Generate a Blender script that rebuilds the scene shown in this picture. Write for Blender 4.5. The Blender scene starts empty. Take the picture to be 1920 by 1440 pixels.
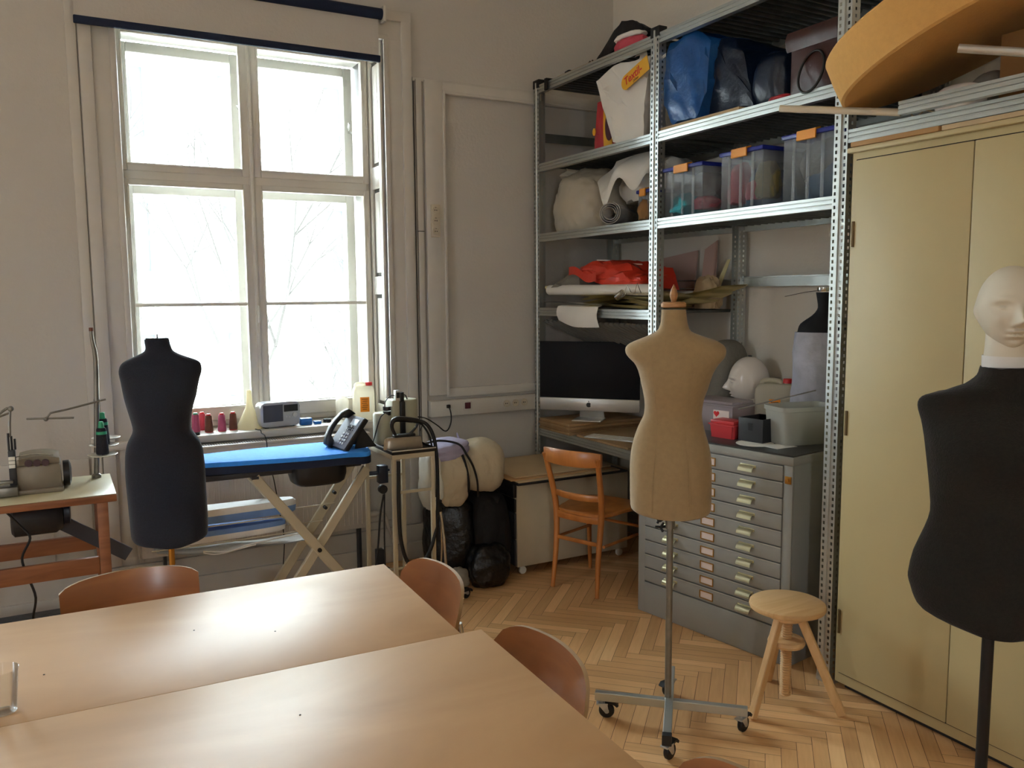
import bpy, bmesh, math, random
from mathutils import Vector, Matrix, Euler, noise
PI = math.pi
scene = bpy.context.scene
COL = scene.collection

# ---------------------------------------------------------------- camera, world, light, exposure
cam_d = bpy.data.cameras.new('camera')
cam_d.sensor_width = 36.0
cam_d.lens = 29.455
cam_d.clip_start = 0.02
cam_d.clip_end = 200
cam = bpy.data.objects.new('camera', cam_d)
COL.objects.link(cam)
_yaw, _pit, _rol = 0.498134384, -0.10769657, -0.00766031
_f = Vector((math.sin(_yaw)*math.cos(_pit), math.cos(_yaw)*math.cos(_pit), math.sin(_pit)))
_r = Vector((math.cos(_yaw), -math.sin(_yaw), 0))
_u = _r.cross(_f)
_R = _r*math.cos(_rol)+_u*math.sin(_rol)
_U = _R.cross(_f)
_m = Matrix(((_R.x, _U.x, -_f.x, 0), (_R.y, _U.y, -_f.y, 0), (_R.z, _U.z, -_f.z, 1.5), (0, 0, 0, 1)))
cam.matrix_world = _m
scene.camera = cam

world = bpy.data.worlds.new('overcast_sky')
scene.world = world
world.use_nodes = True
_bg = world.node_tree.nodes['Background']
_bg.inputs[0].default_value = (0.85, 0.93, 1.0, 1)
# overcast sky: three times brighter overhead than at the horizon
_wt = world.node_tree
_tc = _wt.nodes.new('ShaderNodeTexCoord'); _sx = _wt.nodes.new('ShaderNodeSeparateXYZ')
_mr = _wt.nodes.new('ShaderNodeMapRange'); _mr.inputs[1].default_value = 0.0; _mr.inputs[2].default_value = 1.0
_mr.inputs[3].default_value = 6.5; _mr.inputs[4].default_value = 26.0
_wt.links.new(_tc.outputs['Generated'], _sx.inputs[0]); _wt.links.new(_sx.outputs[2], _mr.inputs[0]); _wt.links.new(_mr.outputs[0], _bg.inputs[1])

def portal(cx, cy, cz, w, h, rx, rz):
    """marks a window opening for the sky light"""
    l = bpy.data.lights.new('window_portal', 'AREA')
    l.shape = 'RECTANGLE'; l.size = w; l.size_y = h
    l.cycles.is_portal = True
    o = bpy.data.objects.new('window_portal', l)
    o.location = (cx, cy, cz)
    o.rotation_euler = (rx, 0, rz)
    COL.objects.link(o)
portal(0.965, 4.97, 1.82, 1.31, 2.04, -PI/2, 0)
portal(-1.40, 4.97, 1.82, 1.31, 2.04, -PI/2, 0)
FILL_SIDE_Y = (1.4,)  # unseen left-wall window, added to fill the room with light
FILL_W = 0.36          # opening width of the added windows, sets how much fill they give
FILL_FRONT_X = (-1.2,)              # unseen window behind the camera, added for ambient fill
for _y in FILL_SIDE_Y: portal(-3.56, _y, 1.82, FILL_W, 2.04, PI/2, -PI/2)
for _x in FILL_FRONT_X: portal(_x, -3.36, 1.82, FILL_W, 2.04, PI/2, 0)

scene.view_settings.view_transform = 'Standard'
scene.view_settings.look = 'None'
scene.view_settings.gamma = 1.0
scene.view_settings.use_curve_mapping = False
scene.view_settings.exposure = 1.62
scene.cycles.max_bounces = 12
scene.cycles.diffuse_bounces = 8
scene.cycles.transparent_max_bounces = 24

# ---------------------------------------------------------------- materials
def lin(h):
    h = h.lstrip('#')
    c = [int(h[i:i+2], 16)/255 for i in (0, 2, 4)]
    return tuple((v/12.92 if v <= 0.04045 else ((v+0.055)/1.055)**2.4) for v in c)+(1,)

def mat(name, col, rough=0.5, metal=0.0, nscale=0, namt=0.0, bscale=0, bamt=0.0, stretch=None, alpha=1.0, coat=0.0, col2=None, spec=0.5, sheen=0.0, trans=0.0):
    m = bpy.data.materials.new(name)
    m.use_nodes = True
    nt = m.node_tree; N = nt.nodes; L = nt.links
    b = N['Principled BSDF']
    c = lin(col) if isinstance(col, str) else col
    b.inputs['Base Color'].default_value = c
    b.inputs['Roughness'].default_value = rough
    b.inputs['Metallic'].default_value = metal
    b.inputs['Coat Weight'].default_value = coat
    b.inputs['Coat Roughness'].default_value = 0.25
    b.inputs['Specular IOR Level'].default_value = spec
    b.inputs['Sheen Weight'].default_value = sheen
    b.inputs['Transmission Weight'].default_value = trans
    tc = N.new('ShaderNodeTexCoord')
    src = tc.outputs['Object']
    if stretch:
        mp = N.new('ShaderNodeMapping'); mp.inputs['Scale'].default_value = stretch
        L.new(src, mp.inputs[0]); src = mp.outputs[0]
    if nscale:
        n = N.new('ShaderNodeTexNoise'); n.inputs['Scale'].default_value = nscale; n.inputs['Detail'].default_value = 6
        L.new(src, n.inputs['Vector'])
        r = N.new('ShaderNodeMix'); r.data_type = 'RGBA'
        c2 = lin(col2) if col2 else tuple(v*(1-namt) for v in c[:3])+(1,)
        r.inputs[6].default_value = c
        r.inputs[7].default_value = c2
        mr = N.new('ShaderNodeMapRange'); mr.inputs[1].default_value = 0.35; mr.inputs[2].default_value = 0.7
        L.new(n.outputs[0], mr.inputs[0]); L.new(mr.outputs[0], r.inputs[0]); L.new(r.outputs[2], b.inputs['Base Color'])
    if bscale:
        n2 = N.new('ShaderNodeTexNoise'); n2.inputs['Scale'].default_value = bscale; n2.inputs['Detail'].default_value = 4
        L.new(src, n2.inputs['Vector'])
        bp = N.new('ShaderNodeBump'); bp.inputs['Strength'].default_value = bamt; bp.inputs['Distance'].default_value = 0.01
        L.new(n2.outputs[0], bp.inputs['Height']); L.new(bp.outputs[0], b.inputs['Normal'])
    if alpha < 1:
        b.inputs['Alpha'].default_value = alpha
    return m

def glass_mat(name, tint=(0.96, 0.98, 0.98, 1), gloss=0.06):
    m = bpy.data.materials.new(name); m.use_nodes = True
    nt = m.node_tree; N = nt.nodes; L = nt.links
    N.remove(N['Principled BSDF'])
    out = N['Material Output']
    t = N.new('ShaderNodeBsdfTransparent'); t.inputs[0].default_value = tint
    g = N.new('ShaderNodeBsdfGlossy'); g.inputs['Roughness'].default_value = 0.02
    mx = N.new('ShaderNodeMixShader')
    lw = N.new('ShaderNodeFresnel'); lw.inputs[0].default_value = 1.45
    ml = N.new('ShaderNodeMath'); ml.operation = 'MULTIPLY'; ml.inputs[1].default_value = gloss*14
    ml.use_clamp = True
    L.new(lw.outputs[0], ml.inputs[0]); L.new(ml.outputs[0], mx.inputs[0])
    L.new(t.outputs[0], mx.inputs[1]); L.new(g.outputs[0], mx.inputs[2]); L.new(mx.outputs[0], out.inputs[0])
    return m

def film_mat(name, col, a=0.5, rough=0.35, translucent=0.5):
    """thin milky plastic: part see-through, part translucent, part glossy"""
    m = bpy.data.materials.new(name); m.use_nodes = True
    nt = m.node_tree; N = nt.nodes; L = nt.links
    b = N['Principled BSDF']; b.inputs['Base Color'].default_value = lin(col); b.inputs['Roughness'].default_value = rough
    out = N['Material Output']
    tl = N.new('ShaderNodeBsdfTranslucent'); tl.inputs[0].default_value = lin(col)
    t = N.new('ShaderNodeBsdfTransparent'); t.inputs[0].default_value = (0.95, 0.95, 0.95, 1)
    m1 = N.new('ShaderNodeMixShader'); m1.inputs[0].default_value = translucent
    m2 = N.new('ShaderNodeMixShader'); m2.inputs[0].default_value = a
    L.new(b.outputs[0], m1.inputs[1]); L.new(tl.outputs[0], m1.inputs[2])
    L.new(t.outputs[0], m2.inputs[1]); L.new(m1.outputs[0], m2.inputs[2]); L.new(m2.outputs[0], out.inputs[0])
    return m

def wood_mat(name, c1, c2, scale=3.0, stretch=(1, 12, 12), rough=0.4, coat=0.0, bump=0.05):
    m = bpy.data.materials.new(name); m.use_nodes = True
    nt = m.node_tree; N = nt.nodes; L = nt.links
    b = N['Principled BSDF']; b.inputs['Roughness'].default_value = rough
    b.inputs['Coat Weight'].default_value = coat; b.inputs['Coat Roughness'].default_value = 0.2
    tc = N.new('ShaderNodeTexCoord'); mp = N.new('ShaderNodeMapping'); mp.inputs['Scale'].default_value = stretch
    L.new(tc.outputs['Object'], mp.inputs[0])
    n = N.new('ShaderNodeTexNoise'); n.inputs['Scale'].default_value = scale; n.inputs['Detail'].default_value = 8; n.inputs['Distortion'].default_value = 0.8
    L.new(mp.outputs[0], n.inputs['Vector'])
    cr = N.new('ShaderNodeValToRGB'); e = cr.color_ramp.elements
    e[0].position = 0.3; e[0].color = lin(c2); e[1].position = 0.68; e[1].color = lin(c1)
    L.new(n.outputs[0], cr.inputs[0]); L.new(cr.outputs[0], b.inputs['Base Color'])
    bp = N.new('ShaderNodeBump'); bp.inputs['Strength'].default_value = bump; bp.inputs['Distance'].default_value = 0.002
    L.new(n.outputs[0], bp.inputs['Height']); L.new(bp.outputs[0], b.inputs['Normal'])
    return m

M = {}
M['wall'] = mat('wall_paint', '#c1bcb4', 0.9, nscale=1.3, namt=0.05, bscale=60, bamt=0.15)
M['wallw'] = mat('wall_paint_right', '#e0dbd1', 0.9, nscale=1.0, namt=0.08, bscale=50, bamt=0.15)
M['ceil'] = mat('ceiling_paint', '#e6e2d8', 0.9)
M['trim'] = mat('white_gloss_paint', '#c6c1b8', 0.42, nscale=9, namt=0.05, bscale=30, bamt=0.08)
M['trimw'] = mat('window_white_paint', '#d3cdc2', 0.4, nscale=9, namt=0.04, bscale=40, bamt=0.08)
M['crack'] = mat('dark_gap', '#2a2622', 0.9)
M['galv'] = mat('galvanised_steel', '#bfc2be', 0.36, 0.88, nscale=3, namt=0.06)
M['galvd'] = mat('galvanised_deck', '#7c807c', 0.42, 0.85, nscale=10, namt=0.3)
M['chrome'] = mat('chrome', '#c8c8c4', 0.18, 1.0)
M['linen'] = mat('calico_cloth', '#99805c', 0.95, nscale=60, namt=0.10, bscale=420, bamt=0.12, sheen=0.2)
M['navy'] = mat('navy_jersey', '#171d2c', 0.95, nscale=200, namt=0.3, bscale=300, bamt=0.2, sheen=0.1)
M['black'] = mat('black_jersey', '#17140f', 0.95, nscale=120, namt=0.4, bscale=200, bamt=0.25, sheen=0.08)
M['blackcl'] = mat('black_bag_cloth', '#0e0e12', 0.8, nscale=20, namt=0.4, bscale=25, bamt=0.4)
M['blackpl'] = mat('black_plastic', '#101012', 0.4)
M['blackfilm'] = mat('black_bin_bag', '#0b0b0c', 0.3, bscale=30, bamt=0.8)
M['dkgrey'] = mat('dark_grey_plastic', '#2a2b2e', 0.45)
M['birch'] = wood_mat('birch_tabletop', '#bd966c', '#a47d54', 1.6, (1, 2.2, 2), 0.42, 0.0, 0.02)
M['birch'].node_tree.nodes['Principled BSDF'].inputs['Specular IOR Level'].default_value = 0.34
M['edgewood'] = wood_mat('plywood_edge', '#b88757', '#8f6238', 8, (1, 1, 30), 0.5)
M['chairply'] = wood_mat('orange_brown_ply', '#9a6238', '#83502c', 2.0, (2, 1, 8), 0.3, 0.4, 0.01)
M['bentwood'] = wood_mat('varnished_beech', '#c07a3b', '#a06028', 2.5, (4, 4, 1), 0.35, 0.3)
M['pine'] = wood_mat('raw_beech', '#d9b483', '#c09763', 2.2, (1, 9, 3), 0.5)
M['ply'] = wood_mat('plywood_sheet', '#a98a63', '#8a6c48', 2.0, (1, 5, 3), 0.6)
M['card'] = mat('cardboard', '#b08a5d', 0.85, nscale=6, namt=0.12)
M['card2'] = mat('pale_cardboard', '#b9a07c', 0.85, nscale=6, namt=0.1)
M['boxcard'] = mat('brown_carton', '#8c6538', 0.85, nscale=6, namt=0.12)
M['bluepad'] = mat('blue_board_cover', '#2f8cf0', 0.85, nscale=30, namt=0.12, bscale=50, bamt=0.25)
M['navypad'] = mat('dark_blue_hem', '#0b1c38', 0.8)
M['bluew'] = mat('faded_blue_cover', '#6f8fc6', 0.8, nscale=12, namt=0.2)
M['whitecl'] = mat('white_cotton', '#d9d6d2', 0.9, nscale=12, namt=0.1, bscale=14, bamt=0.6)
M['beigemet'] = mat('beige_painted_metal', '#b9ad94', 0.45, nscale=8, namt=0.08)
M['creammet'] = mat('cream_cupboard_enamel', '#b5a478', 0.5, nscale=3, namt=0.05, bscale=90, bamt=0.03)
M['greymet'] = mat('grey_cabinet_enamel', '#92928d', 0.42, nscale=5, namt=0.08)
M['greytop'] = mat('dark_linoleum_top', '#3d3e3c', 0.3, nscale=8, namt=0.2)
M['brassy'] = mat('nickel_cup_pull', '#d8d2b0', 0.28, 0.95)
M['brass'] = mat('brass', '#b8863c', 0.35, 0.9)
M['whitepl'] = mat('white_plastic', '#d8d5cc', 0.4)
M['ivory'] = mat('ivory_socket_plastic', '#c4b9a4', 0.45)
M['paper'] = mat('white_paper', '#dcd8d0', 0.85, nscale=8, namt=0.04)
M['kraft'] = mat('yellow_pattern_card', '#ded19c', 0.85, nscale=8, namt=0.15)
M['bundle'] = mat('cream_duvet_cloth', '#c3b69d', 0.9, nscale=5, namt=0.1, bscale=18, bamt=0.9)
M['lilac'] = mat('lilac_cloth', '#a9a3bd', 0.9, nscale=10, namt=0.12, bscale=14, bamt=0.5)
M['red'] = mat('red_plastic_box', '#c23a3f', 0.35)
M['redcap'] = mat('red_cap', '#c81e22', 0.35)
M['orangebag'] = mat('orange_red_bag', '#d8402c', 0.32, nscale=5, namt=0.2, bscale=12, bamt=0.5)
M['redbag'] = mat('crimson_bag', '#a8202c', 0.4, bscale=16, bamt=0.4)
M['yellow'] = mat('yellow_print', '#d9a21c', 0.45)
M['maroon'] = mat('maroon_print', '#4a1f2c', 0.45)
M['ikeablue'] = mat('blue_woven_bag', '#1a5190', 0.3, nscale=10, namt=0.2, bscale=20, bamt=0.5)
M['darkblue'] = mat('dark_blue_bag', '#0c1c34', 0.35, nscale=6, namt=0.4, bscale=16, bamt=0.5)
M['leather'] = mat('maroon_leather', '#3a1815', 0.45, nscale=7, namt=0.3, bscale=14, bamt=0.4)
M['foam'] = mat('orange_foam', '#cf9f5c', 0.95, nscale=60, namt=0.06, bscale=160, bamt=0.2)
M['film'] = film_mat('milky_bag_film', '#e6e0d2', 0.75)
M['clear'] = film_mat('clear_box_plastic', '#b9bfc4', 0.30, 0.15, 0.3)
M['frost'] = film_mat('frosted_tub_plastic', '#cfcfc6', 0.72, 0.25, 0.4)
M['canister'] = film_mat('milky_canister', '#e6e0cf', 0.93, 0.3, 0.6)
M['bluelid'] = mat('royal_blue_lid', '#17237e', 0.35)
M['orangeclip'] = mat('orange_clip', '#cf8412', 0.5)
M['orangelabel'] = mat('orange_label', '#f09010', 0.6)
M['teal'] = mat('teal_cloth', '#2c8f96', 0.85, bscale=20, bamt=0.6)
M['pinkcl'] = mat('pink_cloth', '#c04a58', 0.85, bscale=20, bamt=0.6)
M['bluecl'] = mat('pale_blue_cloth', '#3d6488', 0.85, bscale=20, bamt=0.6)
M['olive'] = mat('ochre_cloth', '#8f8250', 0.85, bscale=20, bamt=0.6)
M['screen'] = mat('black_glass_screen', '#15171c', 0.5, spec=0.15)
M['alu'] = mat('brushed_aluminium', '#c2c2c0', 0.35, 0.6)
M['head'] = mat('matt_white_head', '#cfc6b4', 0.6, nscale=10, namt=0.06)
M['headg'] = mat('glossy_white_head', '#d8d0c8', 0.18)
M['greycl'] = mat('grey_felt', '#77736a', 0.95, bscale=60, bamt=0.3)
M['tulle'] = mat('pale_tulle', '#b9bac6', 0.95, nscale=14, namt=0.25, bscale=20, bamt=0.8)
M['glass'] = glass_mat('window_glass', gloss=0.05)
M['hinge'] = mat('tarnished_hinge', '#6a5636', 0.5, 0.4)
M['outer'] = mat('darkened_outer_paint', '#a09b92', 0.6)  # white frame paint darkened so the sky light does not wash it out
M['pinkclear'] = film_mat('pinkish_clear_plastic', '#d9ccd0', 0.55, 0.2, 0.4)
M['sheet'] = mat('dull_zinc_sheet', '#8b8d88', 0.5, 0.2, nscale=6, namt=0.15)
M['cup'] = glass_mat('clear_cup_plastic', (0.97, 0.97, 0.96, 1), 0.05)
M['rad'] = mat('radiator_enamel', '#bdb5aa', 0.4)
M['brown'] = mat('brown_thread', '#6b3f30', 0.8, bscale=150, bamt=0.3)
M['pinkth'] = mat('pink_thread', '#b0506e', 0.8, bscale=150, bamt=0.3)
M['blackth'] = mat('black_thread', '#0d0c18', 0.7, bscale=150, bamt=0.3)
M['green'] = mat('green_cone', '#2f9a70', 0.5)
M['funnel'] = film_mat('cream_funnel_plastic', '#e9dfc0', 0.96, 0.35, 0.5)
M['radio'] = mat('silver_radio_plastic', '#aeb0b4', 0.3, 0.2)
M['speaker'] = mat('grey_speaker_cloth', '#4a4c54', 0.8)
M['blueobj'] = mat('bright_blue_plastic', '#1466b4', 0.4)
M['lcd'] = mat('phone_display', '#c9d4dc', 0.3)
M['phone'] = mat('grey_phone_plastic', '#6e7078', 0.65, spec=0.25)
M['key'] = mat('pale_phone_keys', '#a4a6ac', 0.4)
M['machine'] = mat('beige_machine_enamel', '#857a68', 0.4, nscale=12, namt=0.15)
M['benchtop'] = mat('cream_laminate', '#c7bd9c', 0.4)
M['benchedge'] = wood_mat('reddish_beech', '#96603c', '#7c4c2e', 4, (1, 8, 8), 0.5)
M['dial'] = mat('maroon_dial', '#3c2024', 0.4)
M['redsw'] = mat('wine_red_socket', '#4c1726', 0.35)
M['facade'] = mat('pale_facade', '#b4b1a9', 0.9)
M['facadew'] = mat('facade_window', '#24282a', 0.5)
M['bark'] = mat('pale_bark', '#2b2723', 0.9)
M['street'] = mat('pale_street', '#dedcd6', 0.9)
M['sticker'] = mat('white_sticker', '#d8c8c0', 0.5)
M['black2'] = mat('rubber_black', '#0c0c0c', 0.55)
M['pinkcard'] = mat('dusty_pink_card', '#c4a59a', 0.85)
M['spinner'] = mat('worn_steel', '#8d8a82', 0.4, 0.8, nscale=20, namt=0.3)
M['boiler'] = mat('cream_grey_boiler', '#a8a690', 0.45)
M['ironsole'] = mat('worn_iron_metal', '#9c9080', 0.3, 0.7, nscale=10, namt=0.3)

# parquet: per-plank colour attribute and grain along each plank's uv
def parquet_mat():
    m = bpy.data.materials.new('oak_parquet'); m.use_nodes = True
    nt = m.node_tree; N = nt.nodes; L = nt.links
    b = N['Principled BSDF']; b.inputs['Roughness'].default_value = 0.42; b.inputs['Specular IOR Level'].default_value = 0.4
    at = N.new('ShaderNodeAttribute'); at.attribute_name = 'plank'
    uv = N.new('ShaderNodeUVMap'); mp = N.new('ShaderNodeMapping'); mp.inputs['Scale'].default_value = (1.2, 14, 1)
    L.new(uv.outputs[0], mp.inputs[0])
    n = N.new('ShaderNodeTexNoise'); n.inputs['Scale'].default_value = 5; n.inputs['Detail'].default_value = 8; n.inputs['Distortion'].default_value = 0.5
    L.new(mp.outputs[0], n.inputs['Vector'])
    cr = N.new('ShaderNodeValToRGB'); e = cr.color_ramp.elements
    e[0].position = 0.0; e[0].color = lin('#bd9060'); e[1].position = 1.0; e[1].color = lin('#f0c690')
    x = cr.color_ramp.elements.new(0.5); x.color = lin('#d8aa76')
    ad = N.new('ShaderNodeMath'); ad.operation = 'MULTIPLY_ADD'; ad.inputs[1].default_value = 0.55
    L.new(n.outputs[0], ad.inputs[0])
    m2 = N.new('ShaderNodeMath'); m2.operation = 'MULTIPLY_ADD'; m2.inputs[1].default_value = 0.62; m2.inputs[2].default_value = -0.06
    L.new(at.outputs['Fac'], m2.inputs[0]); L.new(m2.outputs[0], ad.inputs[2])
    L.new(ad.outputs[0], cr.inputs[0])
    L.new(cr.outputs[0], b.inputs['Base Color'])
    bp = N.new('ShaderNodeBump'); bp.inputs['Strength'].default_value = 0.05; bp.inputs['Distance'].default_value = 0.002
    L.new(n.outputs[0], bp.inputs['Height']); L.new(bp.outputs[0], b.inputs['Normal'])
    return m
M['parquet'] = parquet_mat()

# ---------------------------------------------------------------- mesh builder
class B:
    def __init__(s):
        s.bm = bmesh.new()
    def box(s, x0, x1, y0, y1, z0, z1, bev=0.0, rot=None, seg=2, mi=0):
        c = Vector(((x0+x1)/2, (y0+y1)/2, (z0+z1)/2))
        r = bmesh.ops.create_cube(s.bm, size=1.0)
        vs = r['verts']
        bmesh.ops.scale(s.bm, vec=(abs(x1-x0), abs(y1-y0), abs(z1-z0)), verts=vs)
        if bev:
            es = list({e for v in vs for e in v.link_edges})
            rr = bmesh.ops.bevel(s.bm, geom=es, offset=bev, segments=seg, affect='EDGES', profile=0.5)
            vs = list({v for f in rr['faces'] for v in f.verts} | {v for v in vs if v.is_valid})
        if rot is not None:
            bmesh.ops.transform(s.bm, matrix=Euler(rot).to_matrix().to_4x4(), verts=vs)
        bmesh.ops.translate(s.bm, vec=c, verts=vs)
        if mi:
            for f in {f for v in vs for f in v.link_faces}: f.material_index = mi
        return s
    def quad(s, a, b, c, d):
        s.bm.faces.new([s.bm.verts.new(Vector(p)) for p in (a, b, c, d)]); return s
    def rings(s, rings, cap0=True, cap1=True, closed=True):
        vr = [[s.bm.verts.new(Vector(p)) for p in r] for r in rings]
        n = len(vr[0])
        for i in range(len(vr)-1):
            for j in range(n if closed else n-1):
                k = (j+1) % n
                s.bm.faces.new((vr[i][j], vr[i][k], vr[i+1][k], vr[i+1][j]))
        if closed and cap0: s.bm.faces.new(vr[0][::-1])
        if closed and cap1: s.bm.faces.new(vr[-1])
        return s
    def lathe(s, prof, c=(0, 0, 0), seg=24, cap0=True, cap1=True, axis='z'):
        rs = []
        for r, z in prof:
            r = max(r, 1e-4)
            ring = []
            for i in range(seg):
                a = 2*PI*i/seg
                p = (r*math.cos(a), r*math.sin(a), z)
                if axis == 'x': p = (z, p[0], p[1])
                if axis == 'y': p = (p[1], z, p[0])
                ring.append((c[0]+p[0], c[1]+p[1], c[2]+p[2]))
            rs.append(ring)
        return s.rings(rs, cap0, cap1)
    def tube(s, pts, r, seg=10, rad=None, cap=True, smooth=0):
        P = [Vector(p) for p in pts]
        if smooth:
            P, rad = catmull(P, smooth, rad)
        rs = []
        up = Vector((0, 0, 1))
        prev = None
        for i, p in enumerate(P):
            t = (P[min(i+1, len(P)-1)]-P[max(i-1, 0)]).normalized()
            if prev is None:
                a = up if abs(t.z) < 0.9 else Vector((1, 0, 0))
                n = t.cross(a).normalized()
            else:
                n = (prev - t*prev.dot(t)).normalized()
            prev = n
            bnm = t.cross(n)
            rr = rad[i] if rad else r
            rs.append([p+(n*math.cos(2*PI*k/seg)+bnm*math.sin(2*PI*k/seg))*rr for k in range(seg)])
        return s.rings(rs, cap, cap)
    def bar(s, p0, p1, w, h, up=(0, 0, 1), bev=0.0):
        """rectangular bar from p0 to p1, w across, h along 'up'"""
        p0 = Vector(p0); p1 = Vector(p1); t = (p1-p0).normalized(); up = Vector(up)
        n = t.cross(up).normalized(); v = n.cross(t)
        o = [(-w/2, -h/2), (w/2, -h/2), (w/2, h/2), (-w/2, h/2)]
        if bev:
            q = []
            for i, (a, b_) in enumerate(o):
                sa = 1 if a > 0 else -1; sb = 1 if b_ > 0 else -1
                pr = [(a-sa*bev, b_), (a, b_-sb*bev)]
                q += pr if i in (1, 3) else pr[::-1]
            o = q
        return s.rings([[p+n*a+v*b_ for a, b_ in o] for p in (p0, p1)])
    def prism(s, poly, h, M4=None):
        """2d polygon in local xy extruded along z by h, placed with matrix"""
        M4 = M4 or Matrix.Identity(4)
        return s.rings([[M4 @ Vector((x, y, 0)) for x, y in poly], [M4 @ Vector((x, y, h)) for x, y in poly]])
    def grid(s, fn, nu, nv):
        vs = [[s.bm.verts.new(Vector(fn(i/nu, j/nv))) for j in range(nv+1)] for i in range(nu+1)]
        for i in range(nu):
            for j in range(nv):
                s.bm.faces.new((vs[i][j], vs[i+1][j], vs[i+1][j+1], vs[i][j+1]))
        return s
    def sphere(s, c, r, sub=2, sc=(1, 1, 1)):
        rr = bmesh.ops.create_icosphere(s.bm, subdivisions=sub, radius=r)
        bmesh.ops.scale(s.bm, vec=sc, verts=rr['verts'])
        bmesh.ops.translate(s.bm, vec=c, verts=rr['verts'])
        return s

def catmull(P, n, rad=None):
    out = []; ro = [] if rad else None
    for i in range(len(P)-1):
        p0 = P[max(i-1, 0)]; p1 = P[i]; p2 = P[i+1]; p3 = P[min(i+2, len(P)-1)]
        for k in range(n):
            t = k/n
            out.append(0.5*((2*p1)+(p2-p0)*t+(2*p0-5*p1+4*p2-p3)*t*t+(3*p1-p0-3*p2+p3)*t**3))
            if rad: ro.append(rad[i]*(1-t)+rad[i+1]*t)
    out.append(P[-1])
    if rad: ro.append(rad[-1])
    return out, ro

def crumple(b, c, dims, seed=0, amp=0.18, fr=2.2, sub=4, flat=0.8, sharp=True, power=2.6):
    """a filled bag: rounded block, creased by noise, flat underneath; c is the centre of its base"""
    rr = bmesh.ops.create_icosphere(b.bm, subdivisions=sub, radius=1.0)
    off = Vector((seed*3.7, seed*1.3, seed*7.1))
    for v in rr['verts']:
        n = v.co.normalized()
        k = (abs(n.x)**power+abs(n.y)**power+abs(n.z)**power)**(-1/power)
        q = noise.noise(n*fr+off)
        q2 = 1-abs(noise.noise(n*fr*2.1+off*2))*2.2
        q3 = noise.noise(n*fr*5+off)
        d = 1+amp*(q*1.2+(q2*0.35 if sharp else 0)+q3*0.25)
        p = n*k*d
        z = max(p.z, -flat)+flat
        v.co = Vector((c[0]+p.x*dims[0]/2, c[1]+p.y*dims[1]/2, c[2]+z*dims[2]/(1+flat)))
    return b

ANG = math.radians(38)
def finish(b, name, m, smooth=True, ang=ANG):
    bm = b.bm
    bmesh.ops.remove_doubles(bm, verts=bm.verts, dist=1e-6)
    bmesh.ops.recalc_face_normals(bm, faces=bm.faces)
    if smooth:
        for f in bm.faces: f.smooth = True
        for e in bm.edges:
            if len(e.link_faces) == 2 and e.calc_face_angle(0) > ang: e.smooth = False
    me = bpy.data.meshes.new(name)
    bm.to_mesh(me); bm.free()
    for q in (m if isinstance(m, (list, tuple)) else [m]):
        me.materials.append(M[q] if isinstance(q, str) else q)
    return me

WM = {}
def thing(name, label, cat, loc=(0, 0, 0), rz=0.0, group=None, kind=None):
    o = bpy.data.objects.new(name, None)
    o.empty_display_size = 0.05
    COL.objects.link(o)
    o.location = loc; o.rotation_euler = (0, 0, rz)
    if label: o['label'] = label
    if cat: o['category'] = cat
    if group: o['group'] = group
    if kind: o['kind'] = kind
    WM[o.name] = Matrix.Translation(loc) @ Matrix.Rotation(rz, 4, 'Z')
    return o

def part(name, b, m, parent, local=False, label=None, smooth=True, kind=None, ang=ANG):
    """one mesh under its thing; written in world coordinates unless local"""
    if not local:
        W = WM[parent.name].inverted()
        bmesh.ops.transform(b.bm, matrix=W, verts=b.bm.verts)
    me = finish(b, name, m, smooth, ang)
    o = bpy.data.objects.new(name, me)
    COL.objects.link(o); o.parent = parent
    WM[o.name] = WM[parent.name]
    if label: o['label'] = label
    if kind: o['kind'] = kind
    return o

def solo(name, b, m, label, cat, loc=(0, 0, 0), rz=0.0, group=None, local=False, smooth=True, kind=None, ang=ANG):
    """a thing that is one mesh"""
    W = Matrix.Translation(loc) @ Matrix.Rotation(rz, 4, 'Z')
    if not local:
        bmesh.ops.transform(b.bm, matrix=W.inverted(), verts=b.bm.verts)
    o = bpy.data.objects.new(name, finish(b, name, m, smooth, ang))
    COL.objects.link(o); o.location = loc; o.rotation_euler = (0, 0, rz)
    if label: o['label'] = label
    if cat: o['category'] = cat
    if group: o['group'] = group
    if kind: o['kind'] = kind
    WM[o.name] = W
    return o

def struct(name, b, m, smooth=True, label=None):
    o = bpy.data.objects.new(name, finish(b, name, m, smooth))
    COL.objects.link(o); o['kind'] = 'structure'
    if label: o['label'] = label
    WM[o.name] = Matrix.Identity(4)
    return o

def dup(root, loc, rz=0.0, label=None, group=None):
    r = root.copy(); COL.objects.link(r); r.location = loc; r.rotation_euler = (0, 0, rz)
    if label: r['label'] = label
    if group: r['group'] = group
    W = Matrix.Translation(loc) @ Matrix.Rotation(rz, 4, 'Z')
    WM[r.name] = W
    for ch in [c for c in root.children]:
        c = ch.copy(); COL.objects.link(c); c.parent = r; WM[c.name] = W
        for g in ch.children:
            d = g.copy(); COL.objects.link(d); d.parent = c
    return r

def face_cam(x, y):
    """rotation that turns a thing's front (-Y) to where the room's middle is seen from"""
    return -math.atan2(x, y)


# ================================================================ THE SETTING
XR, YB = 3.12, 4.40           # right wall plane, window wall plane
XL, YF, ZC = -3.4, -3.2, 3.95

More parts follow.
